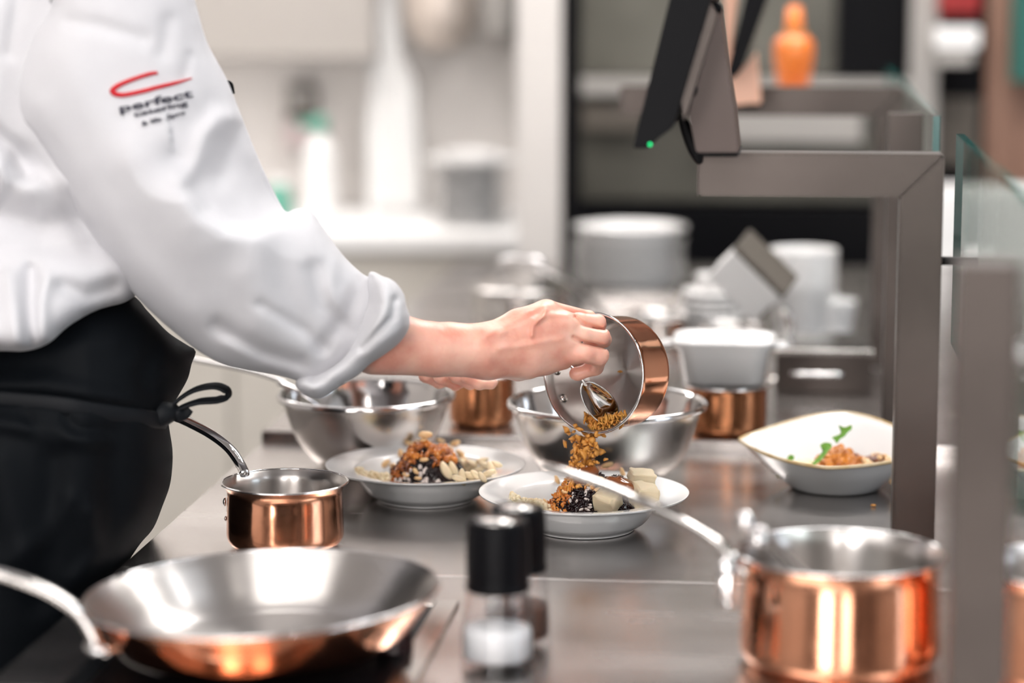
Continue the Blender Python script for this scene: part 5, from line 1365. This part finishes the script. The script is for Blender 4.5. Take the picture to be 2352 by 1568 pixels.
# rolled cuff, a thick turned band slanting round the forearm
C_out = [(846, 632), (858, 624), (878, 634), (896, 640), (912, 652), (928, 676), (934, 704), (941, 728), (938, 756), (918, 786), (886, 812), (850, 836), (822, 862), (786, 884), (752, 908), (728, 916), (700, 906), (684, 892), (680, 874), (700, 862), (748, 848), (786, 822), (812, 782), (832, 730), (846, 690)]
cf = [([(850, 640), (856, 720), (812, 800), (720, 868)], 9, -.010), ([(880, 650), (890, 700), (850, 770), (760, 850)], 13, .007), ([(905, 690), (900, 730), (830, 800)], 6, -.008), ([(925, 700), (925, 750), (850, 812)], 7, .004), ([(885, 640), (905, 668)], 5, .004), ([(720, 890), (690, 880)], 10, .004)]
cuff, DC = inflate('cuff', C_out, lambda x, y: 2.437 + 0 * x, .058, M['cloth'], cf, step=6, g=4, back=1.0)
world_child(cuff, chef)
# far sleeve
F_out = [(250, 60), (380, 40), (440, 120), (500, 300), (560, 430), (640, 540), (720, 620), (820, 690), (860, 740), (820, 790), (740, 780), (620, 740), (500, 660), (380, 500), (300, 300)]
fs, _ = inflate('sleeve', F_out, lin((250, 2.72), (860, 2.84)), .06, M['cloth'], [], step=14)
world_child(fs, chef)
# collar and chest pocket pen edge
o = tube('collar', [Vector(hz(200, 1.50) + Hn * .07 * math.sin(a_) + fx * .07 * math.cos(a_)) for a_ in [i * math.pi / 6 for i in range(12)]], .006, .022, M['cloth'], closed=True); world_child(o, chef)
o = tube('pen', [Pd(520, 190, 2.50), Pd(529, 195, 2.50), Pd(533, 216, 2.50)], [.0025, .0032, .002], .003, M['black_m']); world_child(o, chef)
# armhole seam with stitches
seam_px = [(118, -20), (98, 22), (76, 62), (56, 104), (38, 150), (30, 200), (26, 250), (34, 282), (56, 312)]
o = tube('seam', [Pd(x + 9, y, float(DS(np.array([x + 9.]), np.array([float(y)]))[0]) - .0004) for x, y in seam_px], .0014, .0014, M['stitch'], seg=8); world_child(o, chef)
# apron
A_out = [(-470, 760), (-200, 770), (0, 760), (120, 700), (220, 672), (300, 676), (340, 715), (385, 762), (430, 792), (450, 806), (440, 836), (432, 868), (412, 905), (392, 936), (386, 956), (390, 990), (396, 1030), (396, 1070), (390, 1115), (374, 1160), (352, 1213), (318, 1254), (272, 1330), (225, 1440), (170, 1600), (130, 1900), (110, 2300), (60, 2900), (-200, 2950), (-450, 2900), (-520, 2000), (-520, 1100)]
af = [([(-50, 905), (80, 915), (200, 930), (330, 950), (392, 962)], 9, -.010), ([(-50, 880), (100, 880), (220, 905), (340, 925)], 16, .008), ([(-50, 965), (80, 985), (180, 1010), (240, 1015)], 14, .009), ([(60, 950), (90, 990), (130, 1000)], 10, -.005), ([(150, 955), (170, 985), (210, 990)], 8, -.005),
      ([(0, 1060), (20, 1150), (60, 1300)], 30, .008), ([(180, 1330), (230, 1270), (215, 1180)], 18, .010), ([(250, 1000), (260, 1100), (240, 1250)], 22, -.010), ([(330, 980), (350, 1080), (320, 1180)], 20, .006), ([(120, 1060), (120, 1200), (90, 1380)], 24, -.008), ([(0, 820), (120, 800), (260, 780)], 20, .006), ([(350, 800), (330, 860), (340, 920)], 16, -.006), ([(0, 1300), (100, 1240), (160, 1150)], 20, .006)]
apron, DAp = inflate('apron', A_out, lambda x, y: 2.50 + .03 * np.clip((x - 200) / 200, 0, 1) + .0 * x, .172, M['apron'], af, step=11, g=12, flat=.42)
world_child(apron, chef)
def on_apron(x, y, lift=.003): return Pd(x, y, float(DAp(np.array([float(x)]), np.array([float(y)]))[0]) - lift)
o = tube('waist_tie', [on_apron(x, y) for x, y in ((-60, 912), (60, 922), (180, 936), (290, 952), (345, 962), (378, 966))], .0035, .009, M['apron_tie'], up=(0, 0, 1)); world_child(o, chef)
DB_ = float(DAp(np.array([372.]), np.array([955.]))[0])
o = tube('knot', [Pd(345, 960, DB_ - .004), Pd(366, 952, DB_ - .012), Pd(388, 946, DB_ - .008), Pd(404, 940, DB_)], [.010, .014, .012, .006], [.008, .013, .011, .006], M['apron_tie']); world_child(o, chef)
o = tube('bow_loop', [Pd(x, y, DB_ - .006 + dz) for x, y, dz in ((392, 938, 0), (412, 916, .004), (450, 894, .008), (492, 886, .01), (518, 894, .01), (522, 908, .008), (500, 918, .0), (458, 922, -.004), (420, 934, -.004), (398, 946, 0))], .0022, .0062, M['apron_tie'], up=(.3, 1, .3), closed=True, power=3); world_child(o, chef)
o = tube('tie_end', [Pd(392, 950, DB_ - .01), Pd(408, 956, DB_ - .014), Pd(424, 950, DB_ - .01), Pd(436, 938, DB_ - .008)], [.006, .0065, .006, .0045], .002, M['apron_tie'], up=(.2, 1, .3)); world_child(o, chef)
o = tube('tie_end', [Pd(352, 962, DB_ - .006), Pd(340, 985, DB_ - .012), Pd(330, 1012, DB_ - .010)], [.010, .011, .009], .002, M['apron_tie'], up=(0, 1, 0)); world_child(o, chef)
# trousers and shoes (below the worktop)
for s_ in (-1, 1):
    k = Hn * s_ * .1
    tr = tube('trouser_leg', [Vector(hz(30, .93) + k * .85), Vector(hz(20, .55) + k), Vector(hz(-20, .12) + k)], [.09, .08, .065], [.09, .08, .065], M['apron_tie'], up=(0, 1, 0)); world_child(tr, chef)
    sh = tube('shoe', [Vector(hz(-90, .05) + k), Vector(hz(60, .055) + k), Vector(hz(240, .04) + k), Vector(hz(330, .035) + k)], [.03, .05, .052, .03], [.03, .05, .035, .028], M['black']); world_child(sh, chef)

# ---- embroidery on the sleeve
def on_sleeve(x, y, lift=.0006): 
    x = np.atleast_1d(np.asarray(x, float)); y = np.atleast_1d(np.asarray(y, float)); return Pdn(x, y, DS(x, y) - lift)
sw = [(361, 167, 3.6), (343, 170, 4.6), (314, 179, 4.8), (285, 190, 5.2), (266, 200, 6.0), (258, 209, 6.2), (266, 216, 6.0), (284, 218, 5.4), (321, 211, 5.2), (364, 200, 4.8), (405, 190, 4.0), (440, 180, 1.6)]
sw = [tuple(v_) for v_ in catmull([Vector(q) for q in sw], 5)]
o = tube('red_swoosh', [Vector(on_sleeve(x, y, .0006)[0]) for x, y, _w in sw], [w_ / F * 2.35 for *_q, w_ in sw], .0018, M['red'], up=tuple(-FWD), seg=12, n=2); world_child(o, chef)
def embroider(text, p0, p1, xh, name='lettering'):
    cu = bpy.data.curves.new(name, 'FONT'); cu.body = text; cu.size = 1; cu.extrude = 0; cu.offset = .022; cu.resolution_u = 3
    to = bpy.data.objects.new('tmp', cu); C.objects.link(to); bpy.context.view_layer.update()
    me = bpy.data.meshes.new_from_object(to.evaluated_get(bpy.context.evaluated_depsgraph_get())); bpy.data.objects.remove(to)
    bm = bmesh.new(); bm.from_mesh(me)
    xs = [v_.co.x for v_ in bm.verts]; W_ = max(xs) - min(xs); x0 = min(xs)
    p0 = np.array(p0, float); p1 = np.array(p1, float); ex = (p1 - p0) / W_; dn = np.array((-(p1 - p0)[1], (p1 - p0)[0])); dn /= np.linalg.norm(dn)
    sy = xh / .5
    for v_ in bm.verts:
        q = p0 + ex * (v_.co.x - x0) - dn * v_.co.y * sy; v_.co = Vector(on_sleeve(q[0], q[1], .0021)[0])
    r_ = bmesh.ops.extrude_face_region(bm, geom=list(bm.faces)); 
    for v_ in [g_ for g_ in r_['geom'] if isinstance(g_, bmesh.types.BMVert)]: v_.co -= Vector(Hn) * -.0008
    o = link(name, bm_mesh(name, bm), M['navy'], smooth=False); return world_child(o, chef)
embroider('perfect', (276, 258), (444, 222), 13)
embroider('catering', (308, 268), (432, 241), 8)
embroider('& life  Spro', (326, 289), (426, 262), 7)
